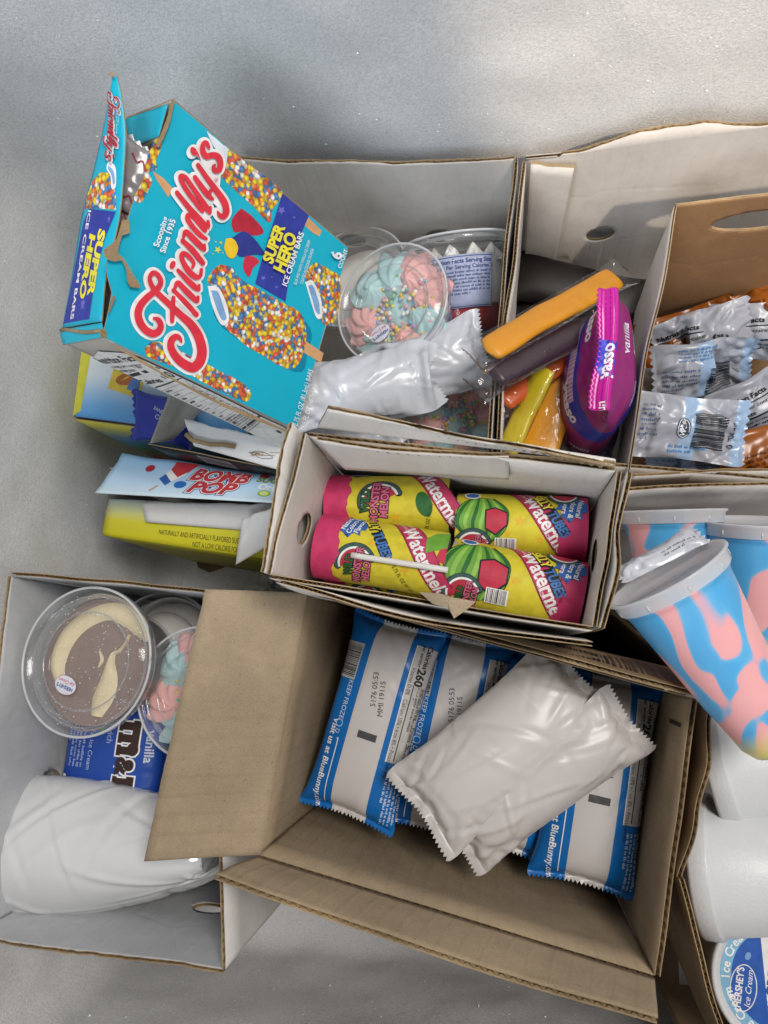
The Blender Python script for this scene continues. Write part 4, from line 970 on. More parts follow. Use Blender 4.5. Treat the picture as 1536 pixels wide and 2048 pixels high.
# ------------------------------------------------------------------ boxes at the left
def gradm(name, stops, axis=1, rough=.4):
    t = NT(name); uv = t.coord('UV'); sx = t.n('ShaderNodeSeparateXYZ'); t.l(uv, sx.inputs[0])
    mr = t.n('ShaderNodeMath', operation='MULTIPLY', i1=1.0/stops[-1][0]); t.l(sx.outputs[axis], mr.inputs[0])
    nzv = t.noise(t.coord(), 25, 3); ad = t.n('ShaderNodeMath', operation='MULTIPLY_ADD', i1=.12); t.l(nzv, ad.inputs[0]); t.l(mr.outputs[0], ad.inputs[2])
    t.l(t.ramp(ad.outputs[0], [(p/stops[-1][0], lin(c)) for p, c in stops]), t.b.inputs['Base Color']); t.b.inputs['Roughness'].default_value = rough
    t.bump(t.noise(t.coord(), 40, 3), .08, .002); return t.m
def boxes_left():
    # sugar free ice pop box with its flap lifted
    t = thing('ice_pop_box', 'yellow and white ice pop box with lifted flap lettered in red and a torn window', 'box', P(380, 1060, ZB)); 
    yg = gradm('yellow_fading_print', [(0, '#d8cf1e'), (.022, '#dfd93a'), (.038, '#c9d2b4'), (.05, '#b9cfe0')]); 
    a, b, c, d = P(204, 1070, .135), P(560, 1122, .145), P(560, 1012, .16), P(218, 998, .155)
    slab('top_panel', quadgrid([a, b, c, d], 20, 10, wav=.001, seed=3), (0, 0, -.0007), [yg, M['greyboard'], M['torn']], t)
    slab('front_panel', quadgrid([z0(a, ZB), z0(b, ZB), b, a], 8, 4), (0, .0007, 0), [ink('#a8a432'), M['greyboard'], M['torn']], t)
    slab('end_panel', quadgrid([z0(a, ZB), z0(d, ZB)+[0, .02, 0], d+[0, .02, 0], a], 8, 4), (.0007, 0, 0), [yg, M['greyboard'], M['torn']], t)
    slab('back_panel', quadgrid([z0(d, ZB)+[0, .03, 0], z0(c, ZB)+[0, .03, 0], c+[0, .03, .004], d+[0, .03, .004]], 8, 4), (0, .0007, 0), [M['whiteboard'], yg, M['torn']], t)
    # torn white window and the hanging tongue
    q = [P(291, 1044, .1505), P(560, 1066, .156), P(560, 1008, .166), P(284, 1004, .162)]
    slab('torn_window', quadgrid(q, 24, 8, wav=.003, seed=6, jag=jagfn(.002, 6, 3)), (0, 0, -.0006), [M['whiteboard'], M['greyboard'], M['whiteboard']], t)
    q = [P(471, 1130, .170), P(536, 1092, .175), P(548, 1012, .182), P(482, 1040, .178)]
    slab('paper_tongue', quadgrid(q, 10, 12, wav=.006, seed=8, jag=jagfn(.002, 4, 5)), (0, 0, -.0006), [M['whiteboard'], M['whiteboard'], M['whiteboard']], t)
    # lifted flap
    bl = gradm('pale_blue_print', [(0, '#cfe0e4'), (.012, '#c3dcf0'), (.05, '#8fbfe6')])
    q = [P(189, 986, .192), P(548, 1006, .20), P(566, 950, .185), P(246, 908, .178)]
    G = quadgrid(q, 30, 10, bow=0, wav=.006, seed=9); L = np.linalg.norm(q[1]-q[0]); Wd = np.linalg.norm(q[3]-q[0])
    slab('lifted_flap', G, (0, 0, -.0007), [bl, M['greyboard'], M['whiteboard']], t)
    pr = Print(Surf(G, L, Wd, UP), t, 'flap_lettering', step=.008)
    k = Wd; rd = ink('#c03a44'); nv = ink('#2b4a8c')
    for (m, ly, bo) in ((nv, 3, .12), (WHT, 4, .085), (rd, 5, .045)):
        pr.text('BOMB', L*.645, .68*k, .0205, m, 0, ly, bo, .35, sx=1.05); pr.text('POP', L*.625, .32*k, .0215, m, 0, ly, bo, .35, sx=1.1)
    for (u, v) in ((.625, .70), (.625, .34)): pr.star(L*u, v*k, .0042, WHT, 6); pr.star(L*u, v*k, .0028, nv, 7)
    pr.poly([(L*.36, .95*k), (L*.50, .98*k), (L*.46, .72*k), (L*.415, .55*k), (L*.35, .74*k)], rd, 3); pr.poly([(L*.352, .74*k), (L*.41, .55*k), (L*.455, .72*k), (L*.445, .62*k), (L*.39, .42*k), (L*.33, .62*k)], WHT, 4); pr.poly([(L*.332, .62*k), (L*.39, .42*k), (L*.405, .5*k), (L*.37, .30*k), (L*.31, .48*k)], ink('#2f62b0'), 4)
    pr.poly([(L*.325, .30*k), (L*.335, .28*k), (L*.30, .12*k), (L*.292, .16*k)], ink('#d0a878'), 3)
    pr.ell(L*.215, .74*k, .005, .0042, ink('#a82838'), 3); pr.ell(L*.45, .36*k, .006, .0048, ink('#2b6fc0'), 3)
    pr.ell(L*.93, .30*k, .0062, .0048, ink('#9ac22e'), 3); pr.ell(L*.93, .30*k, .0045, .0032, ink('#d8e6a0'), 4)
    pr.text('SUGAR', L*.965, .72*k, .011, ink('#7c8a2c'), 0, 4, .04, .2); pr.text('Original', L*.985, .50*k, .011, WHT, 0, 5, .03, .2); pr.ell(L*.90, .86*k, .005, .004, ink('#a82838'), 3)
    pr.build()
    Lp, Wp = np.linalg.norm(b-a), np.linalg.norm(d-a)
    pr = Print(Surf(quadgrid([a, b, c, d], 20, 10, wav=.001, seed=3), Lp, Wp, UP), t, 'panel_lettering')
    pr.text('NATURALLY AND ARTIFICIALLY FLAVORED SUGAR FREE FROZEN POPS', Lp*.66, .27*Wp, .0066, BLK, 0, 2, .0, sx=.60); pr.text('NOT A LOW CALORIE FOOD', Lp*.66, .09*Wp, .0066, BLK, 0, 2, .0, sx=.60); pr.build()
    # the box behind it
    t = thing('frozen_treat_box', 'pale blue box with yellow edges lying under the teal box', 'box', P(350, 860, ZB))
    bg = gradm('blue_fading_print', [(0, '#3f8fd4'), (.02, '#6ba6d8'), (.05, '#c9d4dc'), (.10, '#d9dcd4')])
    a, b, c, d = P(146, 832, .19), P(600, 890, .175), P(640, 760, .175), P(164, 722, .195)
    d2 = np.array([d[0], d[1]+.03, d[2]]); c2 = np.array([c[0], c[1], c[2]])
    G = quadgrid([a, b, c2, d2], 30, 14, wav=.002, seed=3); slab('top_panel', G, (0, 0, -.0007), [bg, M['greyboard'], M['torn']], t)
    fb = [P(146, 838, .189), P(600, 895, .174)]; f0 = [fb[0]+[.03, -.005, -.28], fb[1]+[0, -.005, -.265]]
    Gf = quadgrid([f0[0], f0[1], fb[1], fb[0]], 30, 10); slab('front_panel', Gf, (0, .0007, 0), [gradm('blue_green_print', [(0, '#8c3a30'), (.17, '#8c3a30'), (.20, '#3a7a4a'), (.235, '#3f86b8'), (.28, '#c6c24a')]), M['greyboard'], M['torn']], t)
    slab('end_panel', quadgrid([f0[0], np.array([d2[0]+.02, d2[1], ZB]), d2, fb[0]], 8, 4), (.0007, 0, 0), [ink('#b5b548'), M['greyboard'], M['torn']], t)
    L, Wd = np.linalg.norm(b-a), np.linalg.norm(d2-a)
    pr = Print(Surf(G, L, Wd, UP), t, 'printed_top', step=.03); pr.poly([(0, 0), (.007, .006), (.010, Wd), (0, Wd)], ink('#c8c644'), 1); pr.poly([(.03, .032), (.062, .026), (.064, .060), (.034, .062)], ink('#d3bd4c'), 1); pr.ell(.047, .044, .011, .006, ink('#b26a3c'), 2, 20); pr.poly([(.048, .034), (.060, .032), (.060, .045), (.052, .046)], ink('#5a7fb8'), 3); pr.build()
    pr = Print(Surf(Gf, L, .28, (0, -1, .3)), t, 'barcode', step=.03); pr.rect(.045, .228, .105, .262, ink('#b9c4c8'), 1); pr.bars(.048, .230, .054, .030, BLK, 3, 6, 2, True); pr.build()
    # torn dark carton with a blue wrapper in it
    t = thing('torn_dark_box', 'torn box with black printed side and grey white inside next to the teal box', 'box', P(470, 900, ZB))
    q = [P(300, 886, .225), P(345, 880, .20), P(420, 800, .205), P(345, 768, .235)]
    slab('bent_flap', quadgrid(q, 12, 10, wav=.003, seed=5), (0, 0, -.0007), [M['greyboard'], M['whiteboard'], M['whiteboard']], t)
    q = [P(300, 887, .215), P(565, 935, .205), P(565, 880, .21), P(372, 852, .225)]
    blk = ink('#16171c', .35)
    a, b = P(296, 888, .222), P(585, 946, .213); a0, b0 = a+[.02, -.01, -.31], b+[0, -.01, -.31]
    Gk = quadgrid([a0, b0, b, a], 30, 12, wav=.001, seed=4)
    slab('front_panel', Gk, (0, .0008, 0), [blk, M['greyboard'], M['torn']], t)
    wq = [P(388, 892, .2235), P(580, 946, .2155), P(580, 880, .225), P(368, 842, .235)]
    Gw = quadgrid(wq, 30, 10, wav=.003, seed=7, jag=jagfn(.003, 5, 8)); slab('white_panel', Gw, (0, 0, -.0012), [M['whiteboard'], M['greyboard'], M['torn']], t)
    pr = Print(Surf(Gk, .17, .31, (0, -1, .3)), t, 'barcode', step=.02); pr.rect(.052, .278, .092, .302, ink('#8f9294'), 1); pr.bars(.054, .280, .036, .020, BLK, 6, 5, 2, True); pr.build()
    pr = Print(Surf(Gw, .12, .04, UP), t, 'pen_mark', step=.01); pr.stroke([(.07, .012), (.085, .018), (.10, .014), (.085, .009), (.072, .012)], [.0006]*5, BLK, 2); pr.build()
    tube('torn_edge', [P(x, y, z_) for x, y, z_ in ((372, 868, .232), (385, 880, .231), (400, 884, .231), (420, 889, .229), (445, 889, .228), (470, 893, .226))], .0022, M['torn'], t, 6)
    c = P(325, 838, .19); w_ = thing('blue_wrapper', 'shiny dark blue wrapper poking out of the torn black box', 'wrapper', c)
    sh = wrap_shape(.07, .05, .005, (.026, .017, .009, 2.2), .5, 60, 8, .003)
    ob, st, _ = wrapper(w_, sh, c, np.array([.9, -.2, .1]), np.array([-.1, -.3, 1]), [M['dblue_film']], .07, .05); pp = Print(st, w_, 'lettering', step=.004); pp.text('COOKIE', .045, .024, .006, ink('#b9c2dc'), -20, 2, .02); pp.text('SANDWICH', .043, .031, .0045, ink('#b9c2dc'), -20, 2, .02); pp.build()
boxes_left()
# scrap of brown board and a frost lump on the freezer floor
def scraps():
    pts = [P(x, y, ZB+.006) for x, y in ((388, 1104), (452, 1112), (448, 1135), (420, 1145), (398, 1136))]
    V = [p for p in pts]+[p+np.array([0, 0, .002]) for p in pts]; n = len(pts)
    F = [list(range(n))[::-1], [n+i for i in range(n)]]+[[i, (i+1) % n, n+(i+1) % n, n+i] for i in range(n)]
    o = mesh('cardboard_scrap', V, F, [M['kraft_dark']]); o['label'] = 'small brown cardboard scrap on the freezer floor'; o['category'] = 'scrap'
    c = P(545, 1172, ZB+.03); V = []; F = []; n, m = 26, 12
    for i in range(n):
        for j in range(m):
            th, ph = 2*math.pi*i/n, math.pi*.5*j/(m-1); r = .042*(1+.3*noise.noise(Vector((math.cos(th)*1.5, math.sin(th)*1.5, ph*2)))+.12*noise.noise(Vector((math.cos(th)*6, math.sin(th)*6, ph*7))))
            V.append((c[0]+r*math.cos(th)*math.cos(ph), c[1]+r*.6*math.sin(th)*math.cos(ph), ZB+r*.8*math.sin(ph)))
    for i in range(n):
        for j in range(m-1): a = i*m+j; b = ((i+1) % n)*m+j; F.append([a, b, b+1, a+1])
    o = mesh('frost_lump', V, F, [M['frost']], smooth=True); o['label'] = 'grey lump of frost on the freezer floor beside the tube carton'; o['category'] = 'frost lump'
scraps()

# ------------------------------------------------------------------ clear dessert cups
CUPS = 'clear lidded dessert cups'
def rosette(root, c, ax, r, h, mat, seed, name='frosting_rosette', lobes=7):
    """piped star: lobed, twisted, pointed"""
    ax = unit(ax); a = unit(np.cross(ax, (.31, .7, .2))); b = np.cross(ax, a); V = []; F = []; n, m = 42, 12; rg = random.Random(seed); ph = rg.random()*6; tw = rg.uniform(.5, 1.1)
    lx, ly = rg.uniform(-.25, .25), rg.uniform(-.25, .25)
    for j in range(m+1):
        s = j/m; rr = r*(1-s)**.8*(1+.1*math.sin(s*3)); z = h*(s**1.25)
        for i in range(n):
            th = 2*math.pi*i/n; k = 1+.20*math.cos(lobes*th+ph)*(1-.3*s); q = th+tw*s*1.6
            V.append(np.asarray(c)+a*(rr*k*math.cos(q)+lx*r*s*s)+b*(rr*k*math.sin(q)+ly*r*s*s)+ax*z)
    for j in range(m):
        for i in range(n): F.append([j*n+i, j*n+(i+1) % n, (j+1)*n+(i+1) % n, (j+1)*n+i])
    return mesh(name, V, F, [mat], root, smooth=True)
def cup(lab, c, ax, kind, name='dessert_cup', Rl=.049, Hc=.068, seed=1, xref=(1, 0, 0), sticker=None, label_at=None):
    """c = lid centre, ax = lid normal"""
    ax = unit(ax); c = np.asarray(c, float); t = thing(name, lab, 'dessert cup', c-ax*Hc, CUPS)
    xr = np.asarray(xref, float); xr = unit(xr-xr.dot(ax)*ax); yr = np.cross(ax, xr)
    Rb = Rl*.92
    lathe('cup_wall', [(Rb*.74, -Hc), (Rb*.75, -Hc+.002), (Rb*.9, -Hc*.35), (Rb*.955, -.006), (Rb*1.0, -.003)], c, ax, M['clear'], t)
    lathe('cup_base', [(0.0001, -Hc+.002), (Rb*.74, -Hc)], c, ax, M['clear'], t)
    lid = lathe('lid', [(0.0002, .0012), (Rl*.60, .0012), (Rl*.63, .0016), (Rl*.645, .0055), (Rl*.67, .0066), (Rl*.74, .0066), (Rl*.80, .0060), (Rl*.86, .0022), (Rl*.885, .0018), (Rl*.905, .0062), (Rl*.965, .0070), (Rl*.99, .0058), (Rl*1.0, .0020), (Rl*.985, -.0022), (Rl*.97, -.0024)], c, ax, M['clear_lid'], t, 72)
    for rr, zz, w in ((.985, .0066, .0011), (.655, .0064, .0007), (.87, .0030, .0007)):
        V = [c+(xr*math.cos(q)+yr*math.sin(q))*Rl*rr+ax*zz for q in np.linspace(0, 2*math.pi, 73)]
        tube('lid_ridge', V, w, M['milky'] if rr > .9 else M['clear_lid'], lid, 6)
    if kind == 'swirl':
        # chocolate cream with a vanilla spiral
        n, m = 90, 24; V = []; F = []; fm = []
        def hgt(r, th): return -.010+.004*math.cos(th-r*9/Rb*.6)*(r/Rb)
        V.append(c+ax*-.008)
        for j in range(1, m+1):
            for i in range(n): r = Rb*.93*j/m; th = 2*math.pi*i/n; V.append(c+(xr*math.cos(th)+yr*math.sin(th))*r+ax*hgt(r, th))
        for i in range(n): F.append([0, 1+i, 1+(i+1) % n]); fm.append(0)
        for j in range(m-1):
            for i in range(n): F.append([1+j*n+i, 1+(j+1)*n+i, 1+(j+1)*n+(i+1) % n, 1+j*n+(i+1) % n]); fm.append(0)
        mesh('chocolate_cream', V, F, [M['choc']], t, smooth=True)
        lathe('ice_cream_body', [(.0001, -Hc+.006), (Rb*.72, -Hc+.005), (Rb*.90, -.012)], c, ax, M['choc'], t)
        # vanilla tail
        def ribbon(pts, wid, nm, lift):
            cc = catmull(np.array([(x, y, w) for (x, y), w in zip(pts, wid)]), 8); V = []; F = []; k = 7
            tt = np.gradient(cc[:, :2], axis=0); tt /= np.linalg.norm(tt, axis=1)[:, None]
            for (x, y, w), d in zip(cc, tt):
                for q in range(k):
                    s = -1+2*q/(k-1); px_, py_ = (x-d[1]*w*s/2)*Rl, (y+d[0]*w*s/2)*Rl; r = math.hypot(px_, py_); th = math.atan2(py_, px_)
                    V.append(c+xr*px_+yr*py_+ax*(hgt(r, th)+.0003+lift*(1-s*s)))
            for i in range(len(cc)-1):
                for q in range(k-1): F.append([i*k+q, (i+1)*k+q, (i+1)*k+q+1, i*k+q+1])
            mesh(nm, V, F, [M['vanilla']], t, smooth=True)
        ribbon([(-.52, -.30), (-.60, .0), (-.50, .32), (-.25, .56), (.08, .68), (.38, .62), (.62, .45), (.75, .25)], [.12, .26, .30, .28, .25, .28, .26, .06], 'vanilla_swirl', .004)
        ribbon([(.10, -.72), (.14, -.50), (.20, -.25), (.22, -.02), (.26, .10), (.34, .14), (.42, .24), (.46, .36)], [.18, .32, .26, .13, .07, .04, .03, .02], 'vanilla_swirl', .0035)
        ribbon([(.04, .14), (.08, .02), (.04, -.08)], [.02, .06, .02], 'vanilla_swirl', .002)
        r = random.Random(4); V = []; F = []
        for k in range(240):
            q, rr = r.random()*6.28, Rl*.9*math.sqrt(r.random()); s = r.uniform(.0002, .0007); p = c+(xr*math.cos(q)+yr*math.sin(q))*rr+ax*(.0018 if rr < Rl*.6 else .007)
            i = len(V); V += [p+xr*s, p+yr*s*.7, p-xr*s, p-yr*s*.6]; F.append([i, i+1, i+2, i+3])
        mesh('frost_specks', V, F, [M['crystal']], t)['kind'] = 'stuff'
    elif kind == 'unicorn':
        lathe('ice_cream_body', [(.0001, -Hc+.006), (Rb*.72, -Hc+.005), (Rb*.90, -.016), (.0001, -.015)], c, ax, M['cream_white'], t)
        k = 8
        for i in range(k):
            th = 2*math.pi*i/k+.2; p = c+(xr*math.cos(th)+yr*math.sin(th))*Rb*.60-ax*.0135
            rosette(t, p, ax*.8-(xr*math.cos(th)+yr*math.sin(th))*.25, Rb*.46, .0160, M['cream_pink'] if i in (0, 1, 4, 6) or (i == 2 and seed > 1) else M['cream_blue'], seed*20+i)
        rosette(t, c-ax*.014, ax, Rb*.55, .009, M['cream_blue'], seed*20+9)
        r = random.Random(seed); cols = ['#e8c24a', '#f0a6b4', '#8fb8d8', '#f2f0ee', '#b79ad0', '#e8d86a', '#8cc49a']
        for k in range(150):
            q, rr = r.random()*6.28, Rb*.66*math.sqrt(r.random()); p = c+(xr*math.cos(q)+yr*math.sin(q))*rr-ax*(.0055-.003*r.random())+xr*.006-yr*.003
            s = r.uniform(.0017, .0027); V = []; F = []; n = 8
            for j in range(5):
                ph = math.pi*j/4
                for i in range(n): th = 2*math.pi*i/n; V.append(p+(xr*math.cos(th)+yr*math.sin(th))*s*math.sin(ph)+ax*s*.7*math.cos(ph))
            for j in range(4):
                for i in range(n): F.append([j*n+i, j*n+(i+1) % n, (j+1)*n+(i+1) % n, (j+1)*n+i])
            mesh('candy_bead', V, F, [ink(r.choice(cols), .35)], t, smooth=True)
    elif kind == 'white':
        lathe('ice_cream_body', [(.0001, -Hc+.026), (Rb*.80, -Hc+.026), (Rb*.91, -.014), (.0001, -.014)], c, ax, M['cream_white'], t)
        lathe('red_filling', [(.0001, -Hc+.004), (Rb*.73, -Hc+.004), (Rb*.80, -Hc+.025), (.0001, -Hc+.026)], c, ax, M['cream_red'], t)
        for i in range(11): th = 2*math.pi*i/11; rosette(t, c+(xr*math.cos(th)+yr*math.sin(th))*Rb*.70-ax*.017, ax, Rb*.23, .017, M['cream_white'], 60+i, lobes=5)
    else:
        lathe('ice_cream_body', [(.0001, -Hc+.006), (Rb*.72, -Hc+.005), (Rb*.90, -.018), (Rb*.5, -.012), (.0001, -.014)], c, ax, M['cream_white'] if kind == 'plain' else M['choc'], t)
    if sticker:
        su, sv, rot = sticker; G = np.array([[c+xr*x+yr*y+ax*.0013 for y in (-Rl, Rl)] for x in (-Rl, Rl)]); sf = Surf(G, 2*Rl, 2*Rl, ax)
        pr = Print(sf, t, 'oval_sticker'); x, y = Rl*(1+su), Rl*(1+sv); ca, sa = math.cos(R(rot)), math.sin(R(rot))
        pr.ell(x, y, .0112, .0080, ink('#8a4a5a'), 1, rot); pr.ell(x, y, .0108, .0076, ink('#dcdce8'), 2, rot)
        pr.text("HERSHEY'S", x-sa*.0016, y+ca*.0016, .0042, ink('#24468c'), rot, 4, .03, sx=.85); pr.text('Ice Cream', x+sa*.0028, y-ca*.0028, .0040, ink('#c8485a'), rot, 4, .01, .25); pr.build()
    if label_at:
        th0, th1, txt = label_at; n = 26; zs = np.linspace(-Hc*.72, -.012, 8); G = np.zeros((n+1, 8, 3))
        for i in range(n+1):
            th = R(th0+(th1-th0)*i/n)
            for j, z in enumerate(zs): rr = np.interp(z, [-Hc, -Hc*.35, -.006], [Rb*.75, Rb*.9, Rb*.955])+.0006; G[i, j] = c+(xr*math.cos(th)+yr*math.sin(th))*rr+ax*z
        hint = xr*math.cos(R((th0+th1)/2))+yr*math.sin(R((th0+th1)/2)); Lw = abs(R(th1-th0))*Rb*.88; Wd = zs[-1]-zs[0]
        slab('nutrition_label', G, hint*.0003, [ink('#a9b0cc'), ink('#a9b0cc'), ink('#a9b0cc')], t)
        pr = Print(Surf(G+hint*.0004, Lw, Wd, hint), t, 'label_print', step=.004); bl = ink('#3a4a82')
        pr.rect(.001, Wd-.002, Lw-.001, Wd-.0014, bl, 1); pr.rect(.001, .001, Lw-.001, .0016, bl, 1)
        if txt: pr.text('Nutrition Facts Serving Size 1', Lw*.5, Wd-.0055, .0052, bl, 0, 2, .025, sx=.95); pr.text('Amount Per Serving Calories 240', Lw*.5, Wd-.0105, .0046, bl, 0, 2, .015); pr.micro(.003, Wd-.0155, Lw-.006, 7, .0031, bl, 5)
        else: pr.micro(.003, Wd-.006, Lw-.006, 9, .0031, bl, 7)
        pr.build()
    return t
def cups():
    cup('clear cup of pink and blue frosting with candy beads, oval sticker, beside the teal box', P(788, 612, .185), (-.34, -.06, .94), 'unicorn', seed=1, sticker=(-.25, -.42, 205), label_at=(-40, 45, False), Rl=.0565)
    cup('clear cup of white frosting over red filling with a nutrition label, in the carton corner', P(918, 498, .165), (-.04, .93, .36), 'white', seed=2, label_at=(238, 312, True), Hc=.080, Rl=.052)
    cup('pale dessert cup half hidden behind the teal box edge', P(712, 560, .15), (-.2, .1, .97), 'plain', seed=3, Rl=.055)
    cup('dim dessert cup under the white wrappers beside the carton wall', P(915, 838, .13), (-.1, 0, 1), 'unicorn', seed=4, Rl=.052)
    cup('clear cup of chocolate cream with vanilla swirl and an oval sticker', P(180, 1322, .215), (-.10, .04, .99), 'swirl', seed=5, sticker=(-.33, -.32, 160), Rl=.0625)
    cup('clear cup of pink and blue frosting partly under the tan flap', P(402, 1385, .190), (-.04, 0, 1), 'unicorn', seed=6, Rl=.056)
    cup('dim clear cup low in the carton behind the swirl cup', P(330, 1300, .13), (0, 0, 1), 'plain', seed=7, Rl=.055)
cups()

# ------------------------------------------------------------------ white wrapped bars
def white_wrappers():
    sh1 = wrap_shape(.150, .070, .007, (.058, .025, .018, 2.0), .10, 110, 11, .0034, 1.4)
    sh2 = wrap_shape(.160, .074, .007, (.060, .026, .017, 2.2), .10, 110, 12, .0034, 1.6)
    W_ = 'plain white wrapped bars'
    def ww(lab, p0, p1, up, sh, L, Wd, mat='pearl_film', grow=1.0, **k):
        a, b = P(*p0), P(*p1); c = (a+b)/2; t = thing('white_wrapped_bar', lab, 'ice cream bar', c, W_)
        wrapper(t, sh, c, b-a, up, [M[mat]], L, Wd, **{**dict(crush=(34, .0013), seed=len(lab)), **k}); return t
    ww('shiny white wrapped bar with crinkled seal pointing at the frosted cups', (560, 800, .222), (882, 748, .200), (0, -.15, 1), sh1, .150, .070)
    ww('white wrapped bar lying beneath another, its end against the carton divider', (640, 815, .175), (1005, 680, .185), (.1, -.3, 1), sh2, .160, .074, bend=.004)
    ww('white wrapped bar lowest in the carton, showing only a rounded end', (560, 880, .15), (760, 838, .15), (0, 0, 1), sh1, .150, .070)
    # two big ones in the tan carton
    sh3 = wrap_shape(.178, .084, .009, (.070, .032, .017, 2.0), .05, 120, 13, .0036, 1.4)
    sh4 = wrap_shape(.175, .066, .008, (.070, .024, .015, 2.0), .05, 120, 14, .0036, 1.4)
    ww('larger greyish white wrapped bar lying across the blue sandwiches', (838, 1628, .205), (1160, 1348, .195), (-.15, .1, 1), sh3, .178, .084, 'grey_film', bend=.006)
    ww('narrower greyish white wrapped bar beside the larger one in the tan carton', (915, 1692, .195), (1262, 1438, .198), (.2, -.2, 1), sh4, .175, .066, 'grey_film', bend=.004)
    # big white bag, front left
    sh5 = wrap_shape(.300, .150, .004, (.142, .047, .044, 2.0), .12, 130, 15, .0046, 1.6)
    a, b = P(-185, 1694, .168), P(490, 1690, .160); c = (a+b)/2; t = thing('white_plastic_bag', 'large shiny white plastic bag lying in the front left carton', 'bag', c)
    wrapper(t, sh5, c, b-a, (.0, -.12, 1), [M['white_film']], .300, .150, zig=0, bend=.002, twist=.2, crush=(30, .0016), seed=5, taper=lambda u: .22+.88*np.sin(np.pi*np.clip(u*.80+.20, 0, 1))**.8)
white_wrappers()

# ------------------------------------------------------------------ ice cream sandwiches
def sandwiches():
    G_ = 'blue and white wrapped sandwiches'
    L, Wd = .178, .090
    sh = wrap_shape(L, Wd, .006, (.074, .037, .0135, 4.0), .25, 110, 21, .0036); sh2 = wrap_shape(L, Wd, .006, (.074, .037, .0135, 4.0), .25, 110, 22, .0036)
    t_w = M['grey_film']; t_b = M['blue_film']; wt = ink('#cfdcec'); dk = ink('#4a4a4e')
    def fmf(u, v, side): return 1 if (v > .69 or v < .325) else 0
    def one(lab, p0, p1, up, s, full):
        a, b = P(*p0), P(*p1); c = (a+b)/2; t = thing('ice_cream_sandwich', lab, 'ice cream sandwich', c, G_)
        # local x runs from the top of the photo to the bottom; local y points left in the photo
        ob, st, _ = wrapper(t, s, c, b-a, up, [t_w, t_b], L, Wd, fm=fmf, crush=(26, .0005), seed=len(lab))
        pr = Print(st, t, 'lettering', step=.005, lift=.0002)
        # y near Wd = left edge, y near 0 = right edge (seen in the photo)
        pr.tf = lambda v: np.stack([v[:, 0], v[:, 1]], -1)
        pr.rect(.030, .002, .062, .024, ink('#b9b8b6'), 1); pr.bars(.032, .003, .028, .020, BLK, 31, 30, 2)
        pr.text('KEEP FROZEN', .082, .0215, .0062, wt, 0, 3); pr.ell(.100, .0215, .0032, .0032, wt, 3); pr.ell(.100, .0215, .0027, .0027, ink('#0d6fc0'), 4); pr.text('D', .107, .0215, .0055, wt, 0, 3)
        pr.text('Visit us at BlueBunny.com', .138, .0175, .0078, WHT, 0, 3, .02); pr.stroke([(.113, .0235), (.117, .0245), (.168, .0245)], [.0008]*3, WHT, 3)
        pr.rect(.100, .0400, .106, .0565, dk, 2)
        pr.text('MMI 1911S', .070, .0520, .0065, dk, 190, 2); pr.text('5176 05:53', .064, .0440, .0065, dk, 190, 2)
        pr.rect(.018, .0685, .118, .0870, ink('#bdbab7'), 1); pr.rect(.018, .0680, .118, .0686, WHT, 2)
        pr.text('Calories', .026, .0795, .0060, BLK, 0, 3, .025); pr.text('260', .044, .0775, .0100, BLK, 0, 3, .035); pr.text('per serving', .026, .0745, .0042, BLK, 0, 3, .02)
        pr.text('Vitamin D 0% • Calcium 10% • Iron 8% • Potassium 6%', .084, .0710, .0046, BLK, 0, 3, .0, sx=.92); pr.rect(.051, .0742, .116, .0750, BLK, 3)
        pr.micro(.052, .0815, .062, 2, .0030, dk, 4); pr.text('Sodium 180mg', .066, .0845, .0045, BLK, 0, 3, .015); pr.text('Protein 4g', .095, .0845, .0045, BLK, 0, 3, .015)
        pr.micro(.124, .0850, .045, 5, .0032, wt, 9)
        pr.build()
    one('blue and white wrapped sandwich at the left wall of the tan carton', (800, 1246, .150), (692, 1632, .150), (-.10, .04, 1), sh, True)
    one('blue and white wrapped sandwich in the middle, mostly under the grey white bars', (935, 1275, .128), (850, 1660, .128), (.05, .04, 1), sh2, True)
    one('blue and white wrapped sandwich third along, hidden below the grey white bars', (1080, 1320, .120), (1005, 1690, .120), (.05, .04, 1), sh, True)
    one('blue and white wrapped sandwich against the right wall of the tan carton', (1218, 1368, .140), (1165, 1752, .140), (-.06, .03, 1), sh2, True)
sandwiches()

